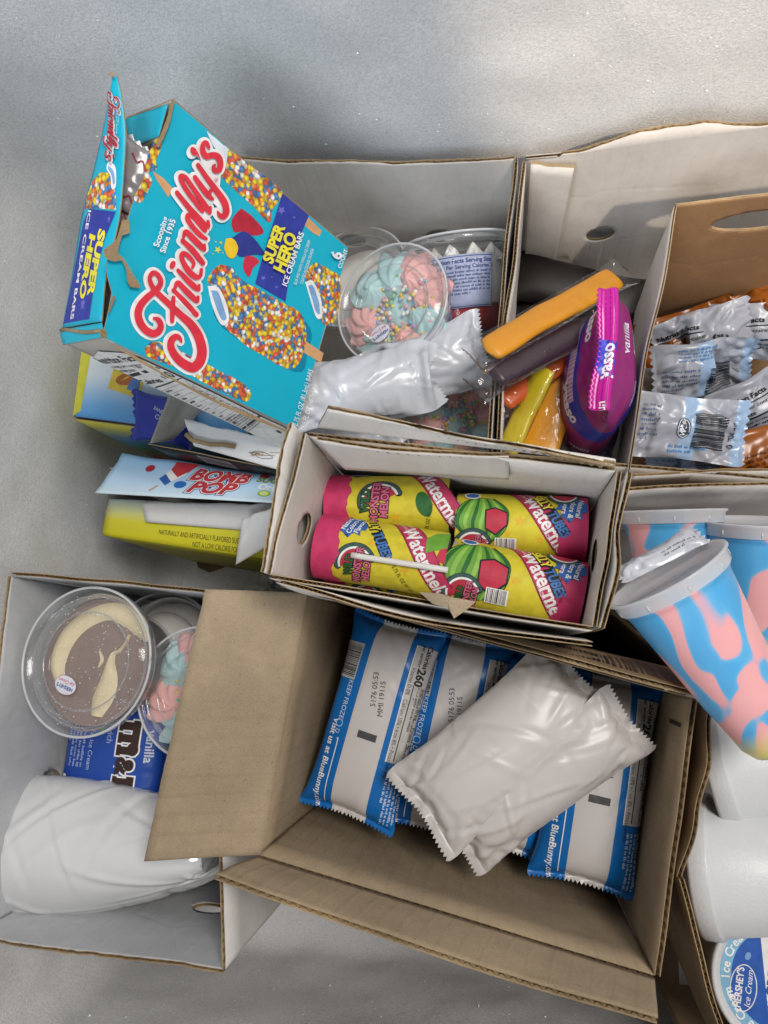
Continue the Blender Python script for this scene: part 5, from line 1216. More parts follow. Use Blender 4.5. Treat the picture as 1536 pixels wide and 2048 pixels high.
# ------------------------------------------------------------------ navy candy ice cream sandwich pack
def navy_packs():
    L, Wd = .150, .105
    sh = wrap_shape(L, Wd, .006, (.060, .043, .012, 4.0), .2, 90, 25, .0042)
    for i, (lab, p0, p1) in enumerate((('navy wrapper with big brown and white letters under the swirl cup', (245, 1400, .150), (205, 1680, .150)), ('second navy wrapper with brown letters beside the first, under the tan flap', (400, 1425, .130), (360, 1700, .130)))):
        a, b = P(*p0), P(*p1); c = (a+b)/2; t = thing('candy_sandwich_pack', lab, 'ice cream sandwich', c, 'navy candy sandwich packs')
        ob, st, _ = wrapper(t, sh, c, b-a, (-.05, 0, 1), [M['navy_film']], L, Wd, crush=(20, .0005), seed=i)
        pr = Print(st, t, 'lettering', step=.005, lift=.0002); br = ink('#3c2a26'); y0 = .072
        # slab-serif candy lettering: m & m, reading down the pack
        def em(x, s, m, ly, g):
            h = .017*s; y1, y2 = y0-h/2, y0+h/2
            for k in range(3): xx = x+k*.0092*s; pr.rect(xx-.0030*s-g, y1-g, xx+.0030*s+g, y2-.002*s+g, m, ly+k*.01); pr.rect(xx-.0040*s-g, y1-g, xx+.0040*s+g, y1+.0035*s+g, m, ly+k*.013)
            pr.rect(x-.0045*s-g, y2-.006*s-g, x+.019*s+g, y2+g, m, ly+.05); pr.ell(x+.017*s, y2-.004*s, .0050*s+g, .0045*s+g, m, ly+.06)
        for (m, ly, g) in ((WHT, 2, .0014), (br, 5, 0)): em(.034, 1.15, m, ly, g)
        for (m, ly, b_) in ((WHT, 3, .12), (br, 6, .05)): pr.text('&', .068, y0-.001, .022, m, 0, ly, b_)
        for (m, ly, g) in ((WHT, 2, .0014), (br, 5, 0)): em(.082, 1.15, m, ly, g)
        pr.text('vanilla', .050, .0915, .0115, ink('#c8d0e4'), 0, 3, .02); pr.text('sandwich', .036, .0545, .0080, ink('#9fb2dc'), 0, 3, .01)
        for k, cc in enumerate(('#4a9a4a', '#3a7ac8', '#a84a3a')): pr.ell(.040-k*.0062, .0465, .0030, .0030, ink(cc), 3)
        pr.text('Reduced Fat Ice Cream', .046, .0370, .0062, ink('#b9c6e4'), 0, 3)
        pr.micro(.022, .028, .052, 5, .0042, ink('#aab8dc'), 3); pr.ell(.088, .012, .0062, .0036, ink('#dfe0da'), 3, 10); pr.ell(.056, .006, .002, .0016, ink('#b9c6e4'), 3)
        pr.build()
navy_packs()

# ------------------------------------------------------------------ push-up tubes
def push_tubes():
    pink, yel, band = ink('#c93a6a', .55), ink('#d6c838', .5), ink('#be3a62', .55)
    org, grn, dgr, blu = ink('#dfb52e'), ink('#6ea63e'), ink('#2f6a34'), ink('#3768b0')
    rd, tl, lime = ink('#c0354c'), ink('#3c5a58'), ink('#93c25a')
    GN = 'pink and yellow push-up tubes'; r = .0245; Lt = .0975
    def ragged(x0, x1, seed, flip):
        rg = random.Random(seed); pts = [(x0, -.072), (x0, .072)]; n = 46
        edge = [(x1+rg.uniform(-.0016, .0016)+.007*nz1(k*.13, seed), .072-.144*k/n) for k in range(n+1)]
        return pts+edge
    def tubeobj(lab, p0, p1, zc, roll, layout, seed, open_end):
        a, b = P(*p0, zc), P(*p1, zc); a, b = np.array(a), np.array(b); ax = unit(b-a); c = (a+b)/2; a = c-ax*Lt/2
        t = thing('push_up_tube', lab, 'ice cream tube', c-[0, 0, r], GN)
        rg = random.Random(seed)
        V = []; F = []; fm = []; n, m = 64, 26
        sf = CylSurf(a, ax, UP, r, Lt); s0 = sf
        for i in range(m+1):
            for k in range(n):
                th = 2*math.pi*k/n; x = Lt*i/m; e = 0
                if i < 2: e = -.0012*(2-i)*(.5+.5*math.sin(th*9+seed))
                V.append(sf.at(np.array([[x, th*r]]), np.array([e]))[0])
        for i in range(m):
            for k in range(n): F.append([i*n+k, i*n+(k+1) % n, (i+1)*n+(k+1) % n, (i+1)*n+k])
        mesh('paper_tube', V, F, [yel], t, smooth=True)
        for e, x, hol in ((0, .0005, open_end == 0), (1, Lt-.0005, open_end == 1)):
            V = []; F = []; rings = [(1.0, 0), (.95, .0006), (.94, -.006 if hol else .0), (.0, -.008 if hol else -.0004)]; sg = -1 if e else 1
            for (q, d) in rings:
                for k in range(n): th = 2*math.pi*k/n; dd = math.cos(th)*sf.up-math.sin(th)*sf.sd; V.append(a+ax*(x-sg*d)+dd*r*max(q, .01))
            for j in range(len(rings)-1):
                for k in range(n): F.append([j*n+k, j*n+(k+1) % n, (j+1)*n+(k+1) % n, (j+1)*n+k])
            mesh('end_cap', V, F, [M['greyboard'] if hol else pink], t)
        pr = Print(CylSurf(a, ax, UP*math.cos(R(roll))+np.cross(ax, UP)*math.sin(R(roll)), r, Lt), t, 'wrapper_print', step=(0, .0024))
        Y = lambda y: y
        def slice_(x, y, s, ly, rot):
            pts = lambda rad, a0, a1, n=12: [(x+rad*math.cos(R(q+rot)), y+rad*math.sin(R(q+rot))) for q in np.linspace(a0, a1, n)]
            for rad, w, mt, l in ((.0130*s, .0048*s, BLK, 0), (.0133*s, .0034*s, tl, 1), (.0117*s, .0016*s, WHT, 2)): pr.stroke(pts(rad, -20, 150), [w]*12, mt, ly+l, n=3)
            pr.poly(pts(.0108*s, -20, 150)+[(x, y)], rd, ly+1)
        def wild(x, y, s, rot, ly=6):
            ca, sa = math.cos(R(rot)), math.sin(R(rot))
            for k, w in enumerate(('WILD', 'MONSTER', 'MELON')):
                o = (1-k)*.0072*s; q = (x-sa*o, y+ca*o)
                pr.text(w, *q, .0082*s, BLK, rot, ly, .11, sx=.85); pr.text(w, *q, .0082*s, dgr if k == 0 else ink('#d4688c'), rot, ly+1.5, .03, sx=.85)
        def silly(x, y, rot, s=1.0, ly=5):
            pr.text('SILLYTUBES', x, y, .0098*s, BLK, rot, ly, .10, .2, sx=.80)
            ca, sa = math.cos(R(rot)), math.sin(R(rot)); d = .0118*s
            pr.text('SILLY', x-ca*d*1.02, y-sa*d*1.02, .0098*s, YEL, rot, ly+1.5, .03, .2, sx=.80); pr.text('TUBES', x+ca*d*.93, y+sa*d*.93, .0098*s, ink('#3f78c0'), rot, ly+1.5, .03, .2, sx=.80)
        def splat(x, y, rot, ly=4):
            n = 26; pts = [(x+(.0105+.0022*math.sin(k*2.4)+.0014*math.sin(k*4.1))*math.cos(2*math.pi*k/n), y+(.0105+.0022*math.sin(k*2.4)+.0014*math.sin(k*4.1))*math.sin(2*math.pi*k/n)) for k in range(n)]
            pr.poly(pts, blu, ly); ca, sa = math.cos(R(rot)), math.sin(R(rot))
            for k, w in enumerate(('Natural', 'Colors &', 'Flavors')): o = (1-k)*.0052; pr.text(w, x-sa*o, y+ca*o, .0054, WHT, rot, ly+2, .02)
        def bandd(x0, ly=2):
            # diagonal stripe with the flavour running down it
            w = .017; y0, y1 = .040, -.040; x1 = x0+.052
            pr.poly([(x0, y0), (x0+w, y0), (x1+w, y1), (x1, y1)], band, ly); pr.poly([(x0+w, y0), (x0+w+.0012, y0), (x1+w+.0012, y1), (x1+w, y1)], ink('#8a2046'), ly+.5); pr.poly([(x0-.0012, y0), (x0, y0), (x1, y1), (x1-.0012, y1)], ink('#8a2046'), ly+.5)
            rot = math.degrees(math.atan2(y1-y0, x1-x0)); f = lambda y: x0+w/2+(y0-y)/(y0-y1)*(x1-x0)
            pr.text('Watermelon', f(-.004)-.0010, -.004-.001, .0150, WHT, rot, ly+3, .025, sx=.9)
            pr.text('NATURALLY', f(.026)+.0030, .026, .0042, WHT, rot, ly+3); pr.text('FLAVORED', f(.026)-.0012, .0235, .0042, WHT, rot, ly+3)
            pr.text('FROZEN FRUIT JUICE', f(-.012)-.0062, -.013, .0036, WHT, rot, ly+3, sx=.8)
        def melon(x, y, s):
            # striped melon with a bite of red, no face
            pr.ell(x, y, .0250*s, .0235*s, BLK, 2); pr.ell(x, y, .0242*s, .0227*s, grn, 3)
            for k in range(-3, 4): pr.stroke([(x+k*.0070*s*.5, y+.0215*s), (x+k*.0070*s*1.02+.0012, y+.007*s), (x+k*.0070*s*1.02-.0010, y-.007*s), (x+k*.0070*s*.5, y-.0215*s)], [.0012*s, .0034*s, .0032*s, .0012*s], dgr if k % 2 else lime, 4, n=5)
            pr.poly([(x+.002, y+.008*s), (x+.012*s, y+.011*s), (x+.0235*s, y+.006*s), (x+.0240*s, y-.006*s), (x+.013*s, y-.0155*s), (x+.003*s, y-.010*s)], BLK, 6); pr.poly([(x+.0032, y+.007*s), (x+.012*s, y+.0095*s), (x+.0225*s, y+.005*s), (x+.0228*s, y-.005*s), (x+.013*s, y-.014*s), (x+.0042*s, y-.009*s)], rd, 7)
        rg = random.Random(seed+50)
        for k in range(16): pr.star(rg.uniform(.012, .088), rg.uniform(-.06, .06), rg.uniform(.0024, .0048), org, 1, rg.uniform(0, 70), 5, .5)
        if layout == 'L':           # crimped end on the left of the photo
            pr.poly(ragged(0, .020, seed, False), pink, 8); bandd(.050)
            splat(.027, .020, 78); silly(.0455, .0145, -58); slice_(.034, -.012, 1.05, 3, 45); wild(.036, -.014, .95, 86)
            pr.poly([(.084, .004), (.099, .010), (.099, .026), (.090, .024), (.083, .016)], grn, 3); pr.poly([(.092, .000), (.099, -.002), (.099, .010), (.094, .008)], rd, 4); pr.text('2.75 FL OZ (81 mL)', .070, -.020, .0042, BLK, -56, 3, sx=.8)
        elif layout == 'A':
            pr.poly(ragged(0, .021, seed, False), pink, 8); bandd(.058); slice_(.045, -.004, 1.2, 3, 45); wild(.041, -.004, 1.05, 86); splat(.026, .034, 78); pr.ell(.079, -.006, .006, .010, dgr, 3, 20); pr.text('2.75 FL OZ (81 mL)', .082, -.019, .0042, BLK, 80, 3, sx=.8)
        else:                        # crimped end on the right
            pts = ragged(0, .020, seed, True); pr.poly([(Lt-x, y) for x, y in pts], pink, 8); bandd(.036)
            melon(.020, .0 if layout == 'E' else .004, 1.0 if layout == 'E' else .8)
            slice_(.014, -.019, 1.0, 8, 45); wild(.017, -.020, .75, 84, 10)
            silly(.0700, .0105, -56, .95); splat(.086, .016, 258)
            pr.rect(.030, -.022, .046, -.010, WHT, 6); pr.bars(.031, -.0215, .014, .011, BLK, 5, 16, 7); pr.ell(.012, .024, .0062, .0042, WHT, 6); pr.ell(.012, .024, .0050, .0030, blu, 7)
            slice_(.080, .030, .8, 3, 200)
        pr.build()
    tubeobj('push-up tube in the upper left of the white carton, open grey end showing', (664, 1012), (898, 1014), .230, -8, 'A', 1, 1)
    tubeobj('push-up tube lowest in the left front corner, mostly hidden by another tube', (668, 1134), (888, 1146), .208, 40, 'L', 4, 1)
    tubeobj('push-up tube in the upper right of the white carton with barcode', (910, 1048), (1174, 1060), .232, 6, 'D', 3, 0)
    tubeobj('push-up tube lying on top at the left front, pink crimped end leftmost', (644, 1092), (888, 1130), .256, 0, 'L', 2, 1)
    tubeobj('push-up tube at the right front showing a large striped melon', (896, 1140), (1166, 1194), .252, -4, 'E', 5, 0)
    for i, (lab, p0, p1) in enumerate((('white plastic stick lying across the left front tube', (702, 1110, .2825), (896, 1140, .2825)), ('white plastic stick lower down beside the front wall', (700, 1150, .262), (880, 1174, .262)))):
        a, b = P(*p0), P(*p1); t = thing('plastic_stick', lab, 'stick', (a+b)/2, 'push-up sticks')
        d = unit(b-a); s = np.cross(UP, d); G = np.array([[a+(b-a)*u/12+s*.0021*(1-2*v/4)+UP*.0012*math.sin(math.pi*v/4) for v in range(5)] for u in range(13)]); slab('stick_blade', G, (0, 0, -.0012), [M['wood']]*3, t)
push_tubes()

# ------------------------------------------------------------------ swirled cups with milky lids
def swirl_cups():
    GN = 'pink and blue swirled cups'
    def one(lab, lid, foot, seed, Rl=.040, Lc=None, peel=False):
        a, b = P(*lid), P(*foot); ax = unit(b-a); Lc = Lc or np.linalg.norm(b-a); t = thing('swirl_cup', lab, 'ice cream cup', b, GN)
        mt = swirl('pink_blue_swirl', seed)
        prof = [(.0001, Lc), (Rl*.22, Lc-.001), (Rl*.40, Lc-.004), (Rl*.50, Lc-.012), (Rl*.54, Lc-.025), (Rl*.63, Lc*.66), (Rl*.70, Lc*.5), (Rl*.78, Lc*.3), (Rl*.86, .016), (Rl*.88, .0125), (Rl*.90, .012), (Rl*.91, .005), (.0001, .004)]
        # resample so that v of the UV runs evenly from the foot
        lathe('cup_body', prof, a, ax, mt, t, 64, (0, 0, -1))
        lid_ = lathe('lid', [(.0001, .0030), (Rl*.90, .0026), (Rl*.93, -.0004), (Rl*1.01, -.0008), (Rl*1.022, .0004), (Rl*.965, .0022), (Rl*.955, .0090), (Rl*.935, .0100)], a, ax, M['milky'], t, 64, (0, 0, 1))
        for k in range(9):
            th = 2*math.pi*k/9; xr = unit(np.cross(ax, (0, .2, 1))); yr = np.cross(ax, xr); d = xr*math.cos(th)+yr*math.sin(th)
            tube('lid_notch', [a+d*Rl*.962+ax*.0045, a+d*Rl*.958+ax*.0085], .0006, M['milky'], lid_, 5)
        return t, a, ax
    one('pink and blue swirled cup lying at the back left, lid toward the back wall', (1343, 1022, .185), (1350, 1240, .170), 1, .0415, .105)
    one('pink and blue swirled cup at the right edge behind the front one', (1510, 1042, .205), (1500, 1270, .180), 2.2, .041, .105)
    one('swirled cup low at the right edge under the front one', (1600, 1200, .165), (1500, 1345, .16), 4.4, .040, .100)
    t, a, ax = one('frontmost pink and blue swirled cup with pale yellow tip', (1332, 1148, .290), (1560, 1500, .265), 3.1, .0425, None)
    # crumpled wrapper behind its lid
    c = P(1318, 1112, .268); w_ = thing('crumpled_wrapper', 'crumpled white printed paper wrapper stuck behind the front swirled cup lid', 'wrapper', c)
    sh = wrap_shape(.066, .026, .004, (.024, .008, .004, 2.0), .3, 70, 33, .0024, 2.0)
    ob, st, _ = wrapper(w_, sh, c, P(1430, 1075, .27)-P(1225, 1180, .27), (-.3, .8, .5), [M['pearl_film']], .066, .026, crush=(24, .0014), low=.003, seed=9)
    pr = Print(st, w_, 'fine_print', step=.004); pr.micro(.010, .021, .045, 4, .0032, ink('#a9b8d0'), 3, th=.3); pr.micro(.034, .008, .026, 2, .0032, ink('#707078'), 4, th=.3); pr.build()
swirl_cups()

# ------------------------------------------------------------------ foam cups and the tub
def foam():
    def fc(lab, rim, foot, Rr, g):
        a, b = P(*rim), P(*foot); ax = unit(b-a); Lc = np.linalg.norm(b-a); t = thing('foam_cup', lab, 'foam cup', a, g)
        lathe('cup_body', [(Rr*.90, .004), (Rr*.93, -.001), (Rr*.975, -.0015), (Rr, .001), (Rr, .012), (Rr*.985, .0135), (Rr*.945, .0145), (Rr*.70, Lc), (Rr*.70, Lc+.001), (.0001, Lc+.001)], a, ax, M['foam'], t, 64, (0, 0, 1))
        lathe('cup_inside', [(Rr*.90, .004), (Rr*.66, Lc-.004), (.0001, Lc-.004)], a, ax, M['foam'], t, 48, (0, 0, 1))
    fc('white foam cup lying under the tip of the front swirled cup', (1432, 1520, .150), (1700, 1500, .185), .052, 'white foam cups')
    fc('white foam cup lying between the other foam cup and the round tub', (1400, 1728, .150), (1680, 1750, .185), .053, 'white foam cups')
    c = P(1560, 1962, .15); ax = unit((.02, .05, 1)); Rt = .050
    t = thing('ice_cream_tub', 'round white tub with blue and white printed lid in the corner', 'ice cream tub', c-ax*.08)
    lathe('tub_body', [(.0001, -.08), (Rt*.8, -.08), (Rt*.95, -.004)], c, ax, M['foam'], t)
    lathe('lid', [(.0001, .0), (Rt*.90, .0), (Rt*.925, .0028), (Rt*.98, .0032), (Rt, .0015), (Rt, -.007), (Rt*.97, -.0075)], c, ax, M['foam'], t, 72)
    xr = unit(np.array([1, 0, 0])-ax*ax[0]); yr = np.cross(ax, xr)
    pr = Print(Surf(np.array([[c+xr*x+yr*y for y in (-Rt, Rt)] for x in (-Rt, Rt)]), 2*Rt, 2*Rt, ax), t, 'lid_print'); o = Rt
    lb, bl = ink('#7fb6d6'), ink('#2459b0')
    pr.ell(o, o, Rt*.86, Rt*.86, lb, 1, n=64); pr.ell(o, o, Rt*.70, Rt*.70, bl, 2, n=64)
    # white middle panel, standing upright across the lid
    n = 20; A0 = [(o+Rt*.70*math.cos(q), o+Rt*.70*math.sin(q)) for q in np.linspace(R(108), R(-108), 30)]; pr.poly(A0, WHT, 3)
    pr.text('ICE CREAM', o-.005, o-.004, .0125, bl, 78, 5, .03, sx=.85); pr.text('ICE CREAM', o+.012, o-.004, .0125, bl, 78, 5, .03, sx=.85)
    pr.ell(o-.027, o-.006, .0165, .0098, WHT, 4, 78); pr.ell(o-.027, o-.006, .0158, .0091, bl, 5, 78)
    pr.text("HERSHEY'S", o-.0300, o-.0055, .0070, WHT, 78, 7, .03, sx=.85); pr.text('Ice Cream', o-.0232, o-.0065, .0062, WHT, 78, 7, .0, .25)
    for q in (168, 200, 232): pass
    def arc(txt, a0, step, s):
        for k, ch in enumerate(txt):
            if ch == ' ': continue
            q = a0-step*k; pr.text(ch, o+Rt*.78*math.cos(R(q)), o+Rt*.78*math.sin(R(q)), s, WHT, q-90, 5, .02)
    arc('Ice Cream', 178, 6.3, .0088); arc('Ice Cream', 112, 6.3, .0088); arc('Ice Cream', 244, 6.3, .0088)
    pr.ell(o-.0215, o+.016, .003, .002, ink('#7ea4da'), 4, 60); pr.build()
foam()

# ------------------------------------------------------------------ freezer pops in clear sleeves
def pops():
    GN = 'freezer pops in clear sleeves'
    def ice(name, base):
        t = NT(name); ob = t.coord(); c = lin(base); d = tuple(x*.8 for x in c[:3])+(1,)
        t.l(t.ramp(t.noise(ob, 30, 4), [(.3, d), (.7, c)]), t.b.inputs['Base Color']); t.b.inputs['Roughness'].default_value = .35
        t.bump(t.noise(ob, 90, 4), .3, .003); return t.m
    def pop(lab, p0, p1, col, wid, th, up, sw, seed, over=.02):
        a, b = P(*p0), P(*p1); c = (a+b)/2; L = np.linalg.norm(b-a); ax = unit(b-a); up = unit(np.asarray(up, float)-np.dot(up, ax)*ax); s = np.cross(up, ax)
        t = thing('freezer_pop', lab, 'freezer pop', c, GN); V = []; F = []; n, m = 24, 40
        for i in range(m+1):
            u = i/m; x = -L/2+L*u; k = min(1, (1-abs(2*u-1)**40))**.5*(1+.08*nz1(u*6, seed)); k = max(k, .05); o = .0022*nz1(u*3, seed+3)
            for j in range(n):
                q = 2*math.pi*j/n; cx, sx = math.cos(q), math.sin(q); V.append(c+ax*x+s*(wid/2*k*math.copysign(abs(cx)**.8, cx)+o)+up*(th/2*k*math.copysign(abs(sx)**.8, sx)))
        for i in range(m):
            for j in range(n): F.append([i*n+j, i*n+(j+1) % n, (i+1)*n+(j+1) % n, (i+1)*n+j])
        F.append(list(range(n))[::-1]); F.append([m*n+j for j in range(n)])
        mesh('frozen_juice', V, F, [ice('frozen_juice', col)], t, smooth=True)
        Ls = L+2*over; sh = wrap_shape(round(Ls, 3), sw, .004, (Ls*.46, wid*.56, th*.62, 2.2), .3, 50, int(seed)+40, .0042)
        wrapper(t, sh, c, ax, up, [M['sleeve']], round(Ls, 3), sw, name='clear_sleeve', zig=.0006, crush=(26, .0006), seed=int(seed))
    pop('orange freezer pop lying across the carton divider, topmost', (972, 702, .262), (1232, 552, .205), '#dd9400', .023, .008, (0, .1, 1), .034, 1, .016)
    pop('dark purple freezer pop lying just below the topmost orange one', (985, 755, .256), (1178, 650, .215), '#36202f', .023, .009, (0, .1, 1), .034, 2, .022)
    pop('red orange freezer pop slanting below the purple one', (1000, 800, .215), (1160, 690, .19), '#cc5a22', .024, .009, (0, 0, 1), .034, 3, .012)
    pop('yellow freezer pop standing against the carton wall', (1012, 905, .20), (1092, 735, .215), '#cdb81c', .020, .009, (-.5, 0, .9), .026, 4, .006)
    pop('bright orange freezer pop beside the yellow one', (1068, 905, .185), (1132, 705, .190), '#e39a00', .040, .010, (-.1, 0, 1), .050, 5, .006)
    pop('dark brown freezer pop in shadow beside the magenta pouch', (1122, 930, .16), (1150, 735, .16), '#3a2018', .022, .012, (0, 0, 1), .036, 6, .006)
pops()

def shade_fillers():  # near-black bar shapes added to darken the carton's bright bottom
    sh = wrap_shape(.15, .06, .006, (.060, .024, .012, 2.6), .1, 70, 61, .0045, 1.5); dm = film('shade_filler_film', '#120d0c', .45, .2, 40)
    for i, (lab, p0, p1) in enumerate((('added dark filler standing in for shade low in the corner below the folded strip', (1075, 560, .10), (1235, 600, .10)), ('added dark filler standing in for shade deep behind the orange freezer pop', (1060, 640, .085), (1245, 690, .085)), ('added dark filler standing in for shade deep below the freezer pops', (1030, 760, .07), (1230, 800, .07)))):
        a, b = P(*p0), P(*p1); c = (a+b)/2; t = thing('shade_filler', lab, 'ice cream bar', c, 'added dark shade fillers'); wrapper(t, sh, c, b-a, (0, 0, 1), [dm], .15, .06)
shade_fillers()

# ------------------------------------------------------------------ magenta pouch standing on end
def pouch():
    top = P(1213, 700, .262); t = thing('magenta_pouch', 'magenta and blue bar pouch standing on end with zigzag seal upward', 'ice cream bar', z0(top, .05))
    s0, s1 = P(1228, 578, .268), P(1216, 822, .258); sd = unit(s1-s0)         # the seal line
    Ls = np.linalg.norm(s1-s0); mid = (s0+s1)/2; side = unit(np.cross(UP, sd)); dn = np.array([-.004, -.012, -.15])
    n, m = 72, 34; G = np.zeros((n+1, m+1, 3))
    for i in range(n+1):
        th = 2*math.pi*i/n; cx, sx = math.cos(th), math.sin(th)
        for j in range(m+1):
            v = j/m; w = Ls/2*(1.0+.10*math.sin(v*math.pi)-.12*v); d = .0012+.0265*min(1, v*3.2)**.62*(1-.10*max(0, v-.5))
            fold = 1+.05*math.sin(5*th+1.3)*math.exp(-((v-.22)/.2)**2)+.025*nz1(th*2+v*3, 5)
            p = mid+sd*(w*math.copysign(abs(cx)**.85, cx)*fold)+side*(d*math.copysign(abs(sx)**.9, sx)*fold)+dn*v
            p = p+side*.0035*math.sin(v*7+1)*(v > .1); G[i, j] = p
    V = G.reshape(-1, 3); uv = np.array([(i/n, j/m) for i in range(n+1) for j in range(m+1)])
    tm = NT('magenta_pouch_film'); u_ = tm.coord('UV'); sx_ = tm.n('ShaderNodeSeparateXYZ'); tm.l(u_, sx_.inputs[0])
    nzz = tm.noise(tm.coord(), 30, 2); ad = tm.n('ShaderNodeMath', operation='MULTIPLY_ADD', i1=.10); tm.l(nzz, ad.inputs[0]); tm.l(sx_.outputs[1], ad.inputs[2])
    tm.l(tm.ramp(ad.outputs[0], [(0, lin('#901a70')), (.27, lin('#901a70')), (.272, lin('#1f2c9c')), (.42, lin('#1f2c9c')), (.422, lin('#861a60')), (.72, lin('#701652')), (.722, lin('#232a84')), (1, lin('#232a84'))]), tm.b.inputs['Base Color']); tm.b.inputs['Roughness'].default_value = .3
    tm.bump(tm.noise(tm.coord(), 45, 3), .35, .004)
    mesh('pouch_film', V, grid_faces(n, m), [tm.m], t, uv=uv, smooth=True)
    # fin seal, laid over toward the left, zigzag edge
    k = 46; Gs = np.zeros((k+1, 7, 3))
    for i in range(k+1):
        u = i/k; base = s0+(s1-s0)*u+side*(.0028+.0016*math.sin(u*5)); wv = .0145+.0012*math.sin(u*9)+(.0010 if i % 2 else -.0006)
        for j in range(7): q = j/6; Gs[i, j] = base-side*(wv*q)+UP*(.0015+.0016*math.sin(q*math.pi*2.2)+.0008*math.sin(u*11))
    bb = film('bright_magenta_seal', '#c81f9c', .28, .3, 80); bs = film('bright_blue_seal', '#2a3cc4', .28, .3, 80)
    o = slab('fin_seal', Gs, (0, 0, -.0005), [bb, bb, bb], t)
    Sf = Surf(Gs, Ls, .0145, UP); pr = Print(Sf, t, 'seal_print', step=.004); pr.poly([(Ls*.44, 0), (Ls*.41, .0145), (Ls*.66, .0145), (Ls*.74, .006), (Ls*.72, 0)], ink('#2a3cc4', .3), 1)
    for q in range(4): pr.rect(.001, .0025+q*.0030, Ls-.001, .0031+q*.0030, ink('#a8187c', .3), 1.5)
    pr.text('yasso', Ls*.60, .0060, .0125, WHT, 0, 4, .03, mir=True); pr.text('un', Ls*.97, .006, .008, WHT, 0, 3, .02, mir=True); pr.build()
    # lettering on both flanks
    def flank(i0, i1, j0, j1, items, hint):
        ii = np.arange(i0, i1+1) % n; g = G[ii][:, j0:j1+1]; Lx = np.linalg.norm(np.diff(g[:, len(g[0])//2], axis=0), axis=1).sum(); Wy = np.linalg.norm(np.diff(g[len(g)//2], axis=0), axis=1).sum()
        pr = Print(Surf(g, Lx, Wy, hint), t, 'pouch_lettering', step=.004)
        for (txt, u, v, sz, col, rot, mir, b_) in items: pr.text(txt, u*Lx, v*Wy, sz, col, rot, 3, b_, mir=mir)
        pr.build()
    wl = ink('#e4dce8')
    # th=90deg is +side, th=270deg is -side, th=0 is the end toward the camera's bottom
    flank(9, 30, 1, 20, [('vanilla', .60, .10, .0100, wl, 180, True, .01), ('bean', .62, .24, .0110, wl, 180, True, .02), ('vanilla', .22, .30, .0090, wl, 180, True, .01)], side)
    flank(40, 64, 1, 24, [('yasso', .80, .42, .0165, wl, 180, True, .04)], -side); flank(40, 64, 1, 24, [('yasso', .25, .20, .0140, wl, 180, True, .04)], -side)
    flank(60, 84, 10, 33, [('vanilla', .38, .36, .0080, wl, 180, True, .01), ('bean', .38, .47, .0080, wl, 180, True, .01), ('yasso', .6, .66, .0120, wl, 180, True, .02)], sd)
    # small ribbed band round the left flank
    g = G[np.arange(44, 60)][:, 8:12]; Lx, Wy = .05, .012; pr = Print(Surf(g, Lx, Wy, -side), t, 'ribbed_band', step=.006)
    pr.rect(0, .002, Lx, .010, ink('#b98ab0'), 1)
    for q in range(20): pr.rect(.001+q*.0024, .002, .0018+q*.0024, .010, ink('#d4b4cc'), 2)
    pr.build()
pouch()

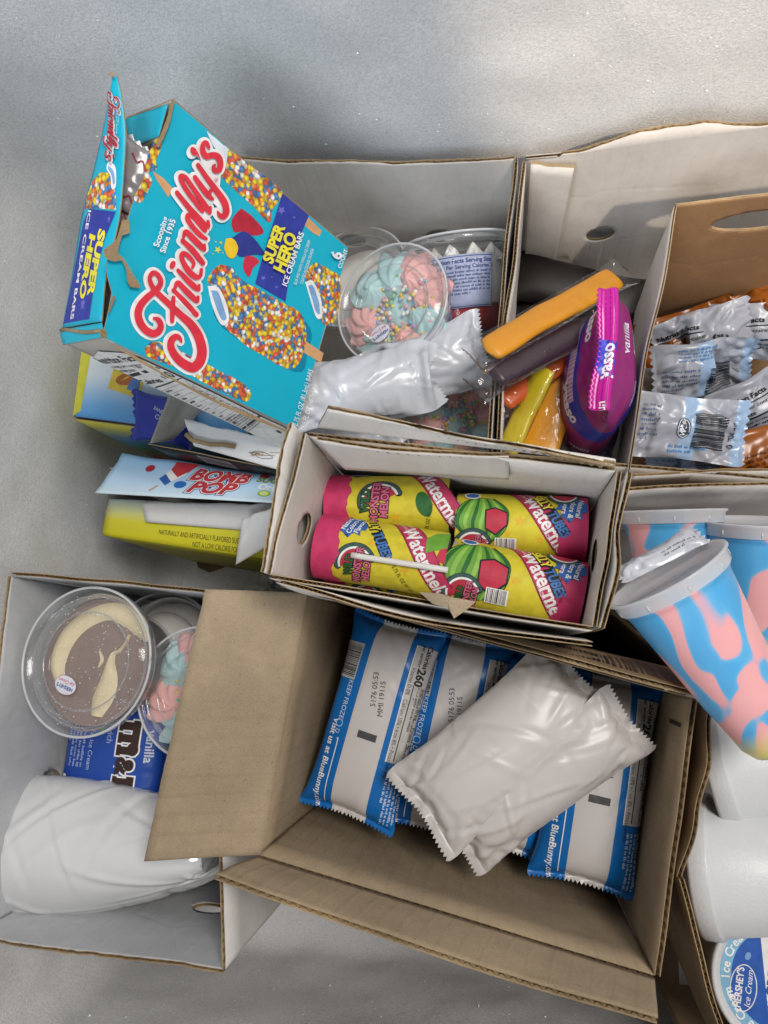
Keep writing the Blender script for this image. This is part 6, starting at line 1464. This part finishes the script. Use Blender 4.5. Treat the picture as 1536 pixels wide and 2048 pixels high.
# ------------------------------------------------------------------ crumpled bar wrappers in the brown lined carton
M['shaded_film'] = film('shade_greyed_wrapper', '#a3a6b0', .3, .12, 40)  # white film greyed, the carton's shade put into its colour
def bar_wrappers():
    GN = 'crumpled bar wrappers in the brown lined carton'
    L, Wd = .092, .056; shs = [wrap_shape(L, Wd, .005, (.028, .014, .010, 2.0), .03, 70, 50+k, .0030, 4.0) for k in range(3)]
    def one(lab, p0, p1, up, k, mat, prt, tw=0.0, bend=0.0, sc=1.0):
        a, b = P(*p0), P(*p1); c = (a+b)/2; t = thing('bar_wrapper', lab, 'ice cream bar', c, GN)
        mts = [M[mat]] if mat != 'mix' else [M['shaded_film'], M['pale_film']]
        ob, st, _ = wrapper(t, shs[k], c, b-a, up, mts, L, Wd, twist=tw, bend=bend, crush=(46, .0020), seed=len(lab), low=.008, fm=(lambda u, v, s: 1 if .40 < u < .56 or u > .88 else 0) if mat == 'mix' else None)
        pr = Print(st, t, 'lettering', step=.003, lift=.0004); lt, bk = ink('#5d6f92'), BLK
        if prt == 'wells':
            pr.ell(.040, .027, .0055, .0085, ink('#3a4656'), 2); pr.ell(.040, .027, .0048, .0078, ink('#dfe6ee'), 3); pr.ell(.040, .027, .0042, .0072, ink('#3a4656'), 4); pr.text('Wells', .040, .027, .0058, WHT, 90, 6, .02, .3)
            pr.bars(.048, .012, .026, .030, bk, 12, 26, 2, True); pr.text('0 70640', .080, .026, .0062, bk, 90, 3); pr.micro(.030, .010, .03, 2, .004, ink('#4a86c0'), 3); pr.micro(.006, .044, .014, 8, .0042, lt, 4, th=.3)
        elif prt == 'facts':
            pr.text('Nutrition Facts', .026, .040, .0068, bk, 0, 3, .03); pr.rect(.004, .0345, .050, .0355, bk, 2)
            pr.text('1 serving per container', .030, .031, .0046, bk, 0, 3); pr.text('Serving size', .020, .0255, .0046, bk, 0, 3, .02); pr.rect(.004, .0215, .052, .0230, bk, 2); pr.text('90', .062, .026, .012, bk, 0, 3, .03)
            pr.micro(.006, .016, .05, 3, .0042, bk, 5, th=.3)
        elif prt == 'code':
            pr.bars(.046, .006, .028, .026, bk, 15, 22, 2, True); pr.micro(.008, .030, .03, 5, .0042, lt, 8, th=.3)
            V = []; 
            for r_ in range(4): pr.micro(.022, .049-r_*.0032, .055, 1, .0030, ink('#5d86b8'), 20+r_)
        else: pr.micro(.02, .03, .03, 4, .0042, ink('#5a2c12'), 8); pr.star(.05, .022, .005, ink('#6a3a1c'), 3, 0, 7, .6)
        pr.build()
    one('white and pale blue bar wrapper with black barcode nearest the front of its carton', (1282, 848, .185), (1476, 868, .185), (.0, -.2, 1), 0, 'mix', 'wells')
    one('pale blue bar wrapper with barcode standing behind the nearest one', (1318, 752, .150), (1500, 728, .150), (.1, -.6, .75), 1, 'mix', 'code', .7, .006)
    one('white bar wrapper with nutrition facts and torn serrated end at the carton edge', (1315, 705, .130), (1500, 650, .150), (.0, -.6, .75), 2, 'shaded_film', 'facts', .3)
    one('white bar wrapper with facts panel at the right edge beside the nearest one', (1450, 842, .150), (1615, 765, .160), (.3, -.2, 1), 1, 'shaded_film', 'facts')
    one('orange and white bar wrapper with large number at the right edge', (1445, 668, .130), (1610, 660, .150), (0, -.5, .8), 0, 'shaded_film', 'facts', .2)
    one('orange bar wrapper poking up at the back of the pile', (1440, 640, .130), (1620, 590, .150), (0, -.3, 1), 2, 'orange_film', 'x')
    one('orange bar wrapper at the left back of the pile under the white ones', (1300, 700, .120), (1450, 650, .130), (0, -.2, 1), 0, 'orange_film', 'x')
    one('orange bar wrapper in the front right corner of its carton', (1470, 930, .165), (1620, 890, .165), (0, 0, 1), 1, 'orange_film', 'x')
    one('pale blue bar wrapper at the front wall beneath the barcode one', (1300, 915, .150), (1490, 915, .155), (0, .1, 1), 2, 'pale_film', 'code')
    one('dark blue bar wrapper low in the front of the brown lined carton', (1320, 900, .12), (1530, 950, .12), (0, 0, 1), 0, 'dblue_film', 'x')
    one('white bar wrapper lowest of the pile in the middle', (1290, 790, .12), (1470, 790, .12), (0, 0, 1), 1, 'shaded_film', 'code')
bar_wrappers()
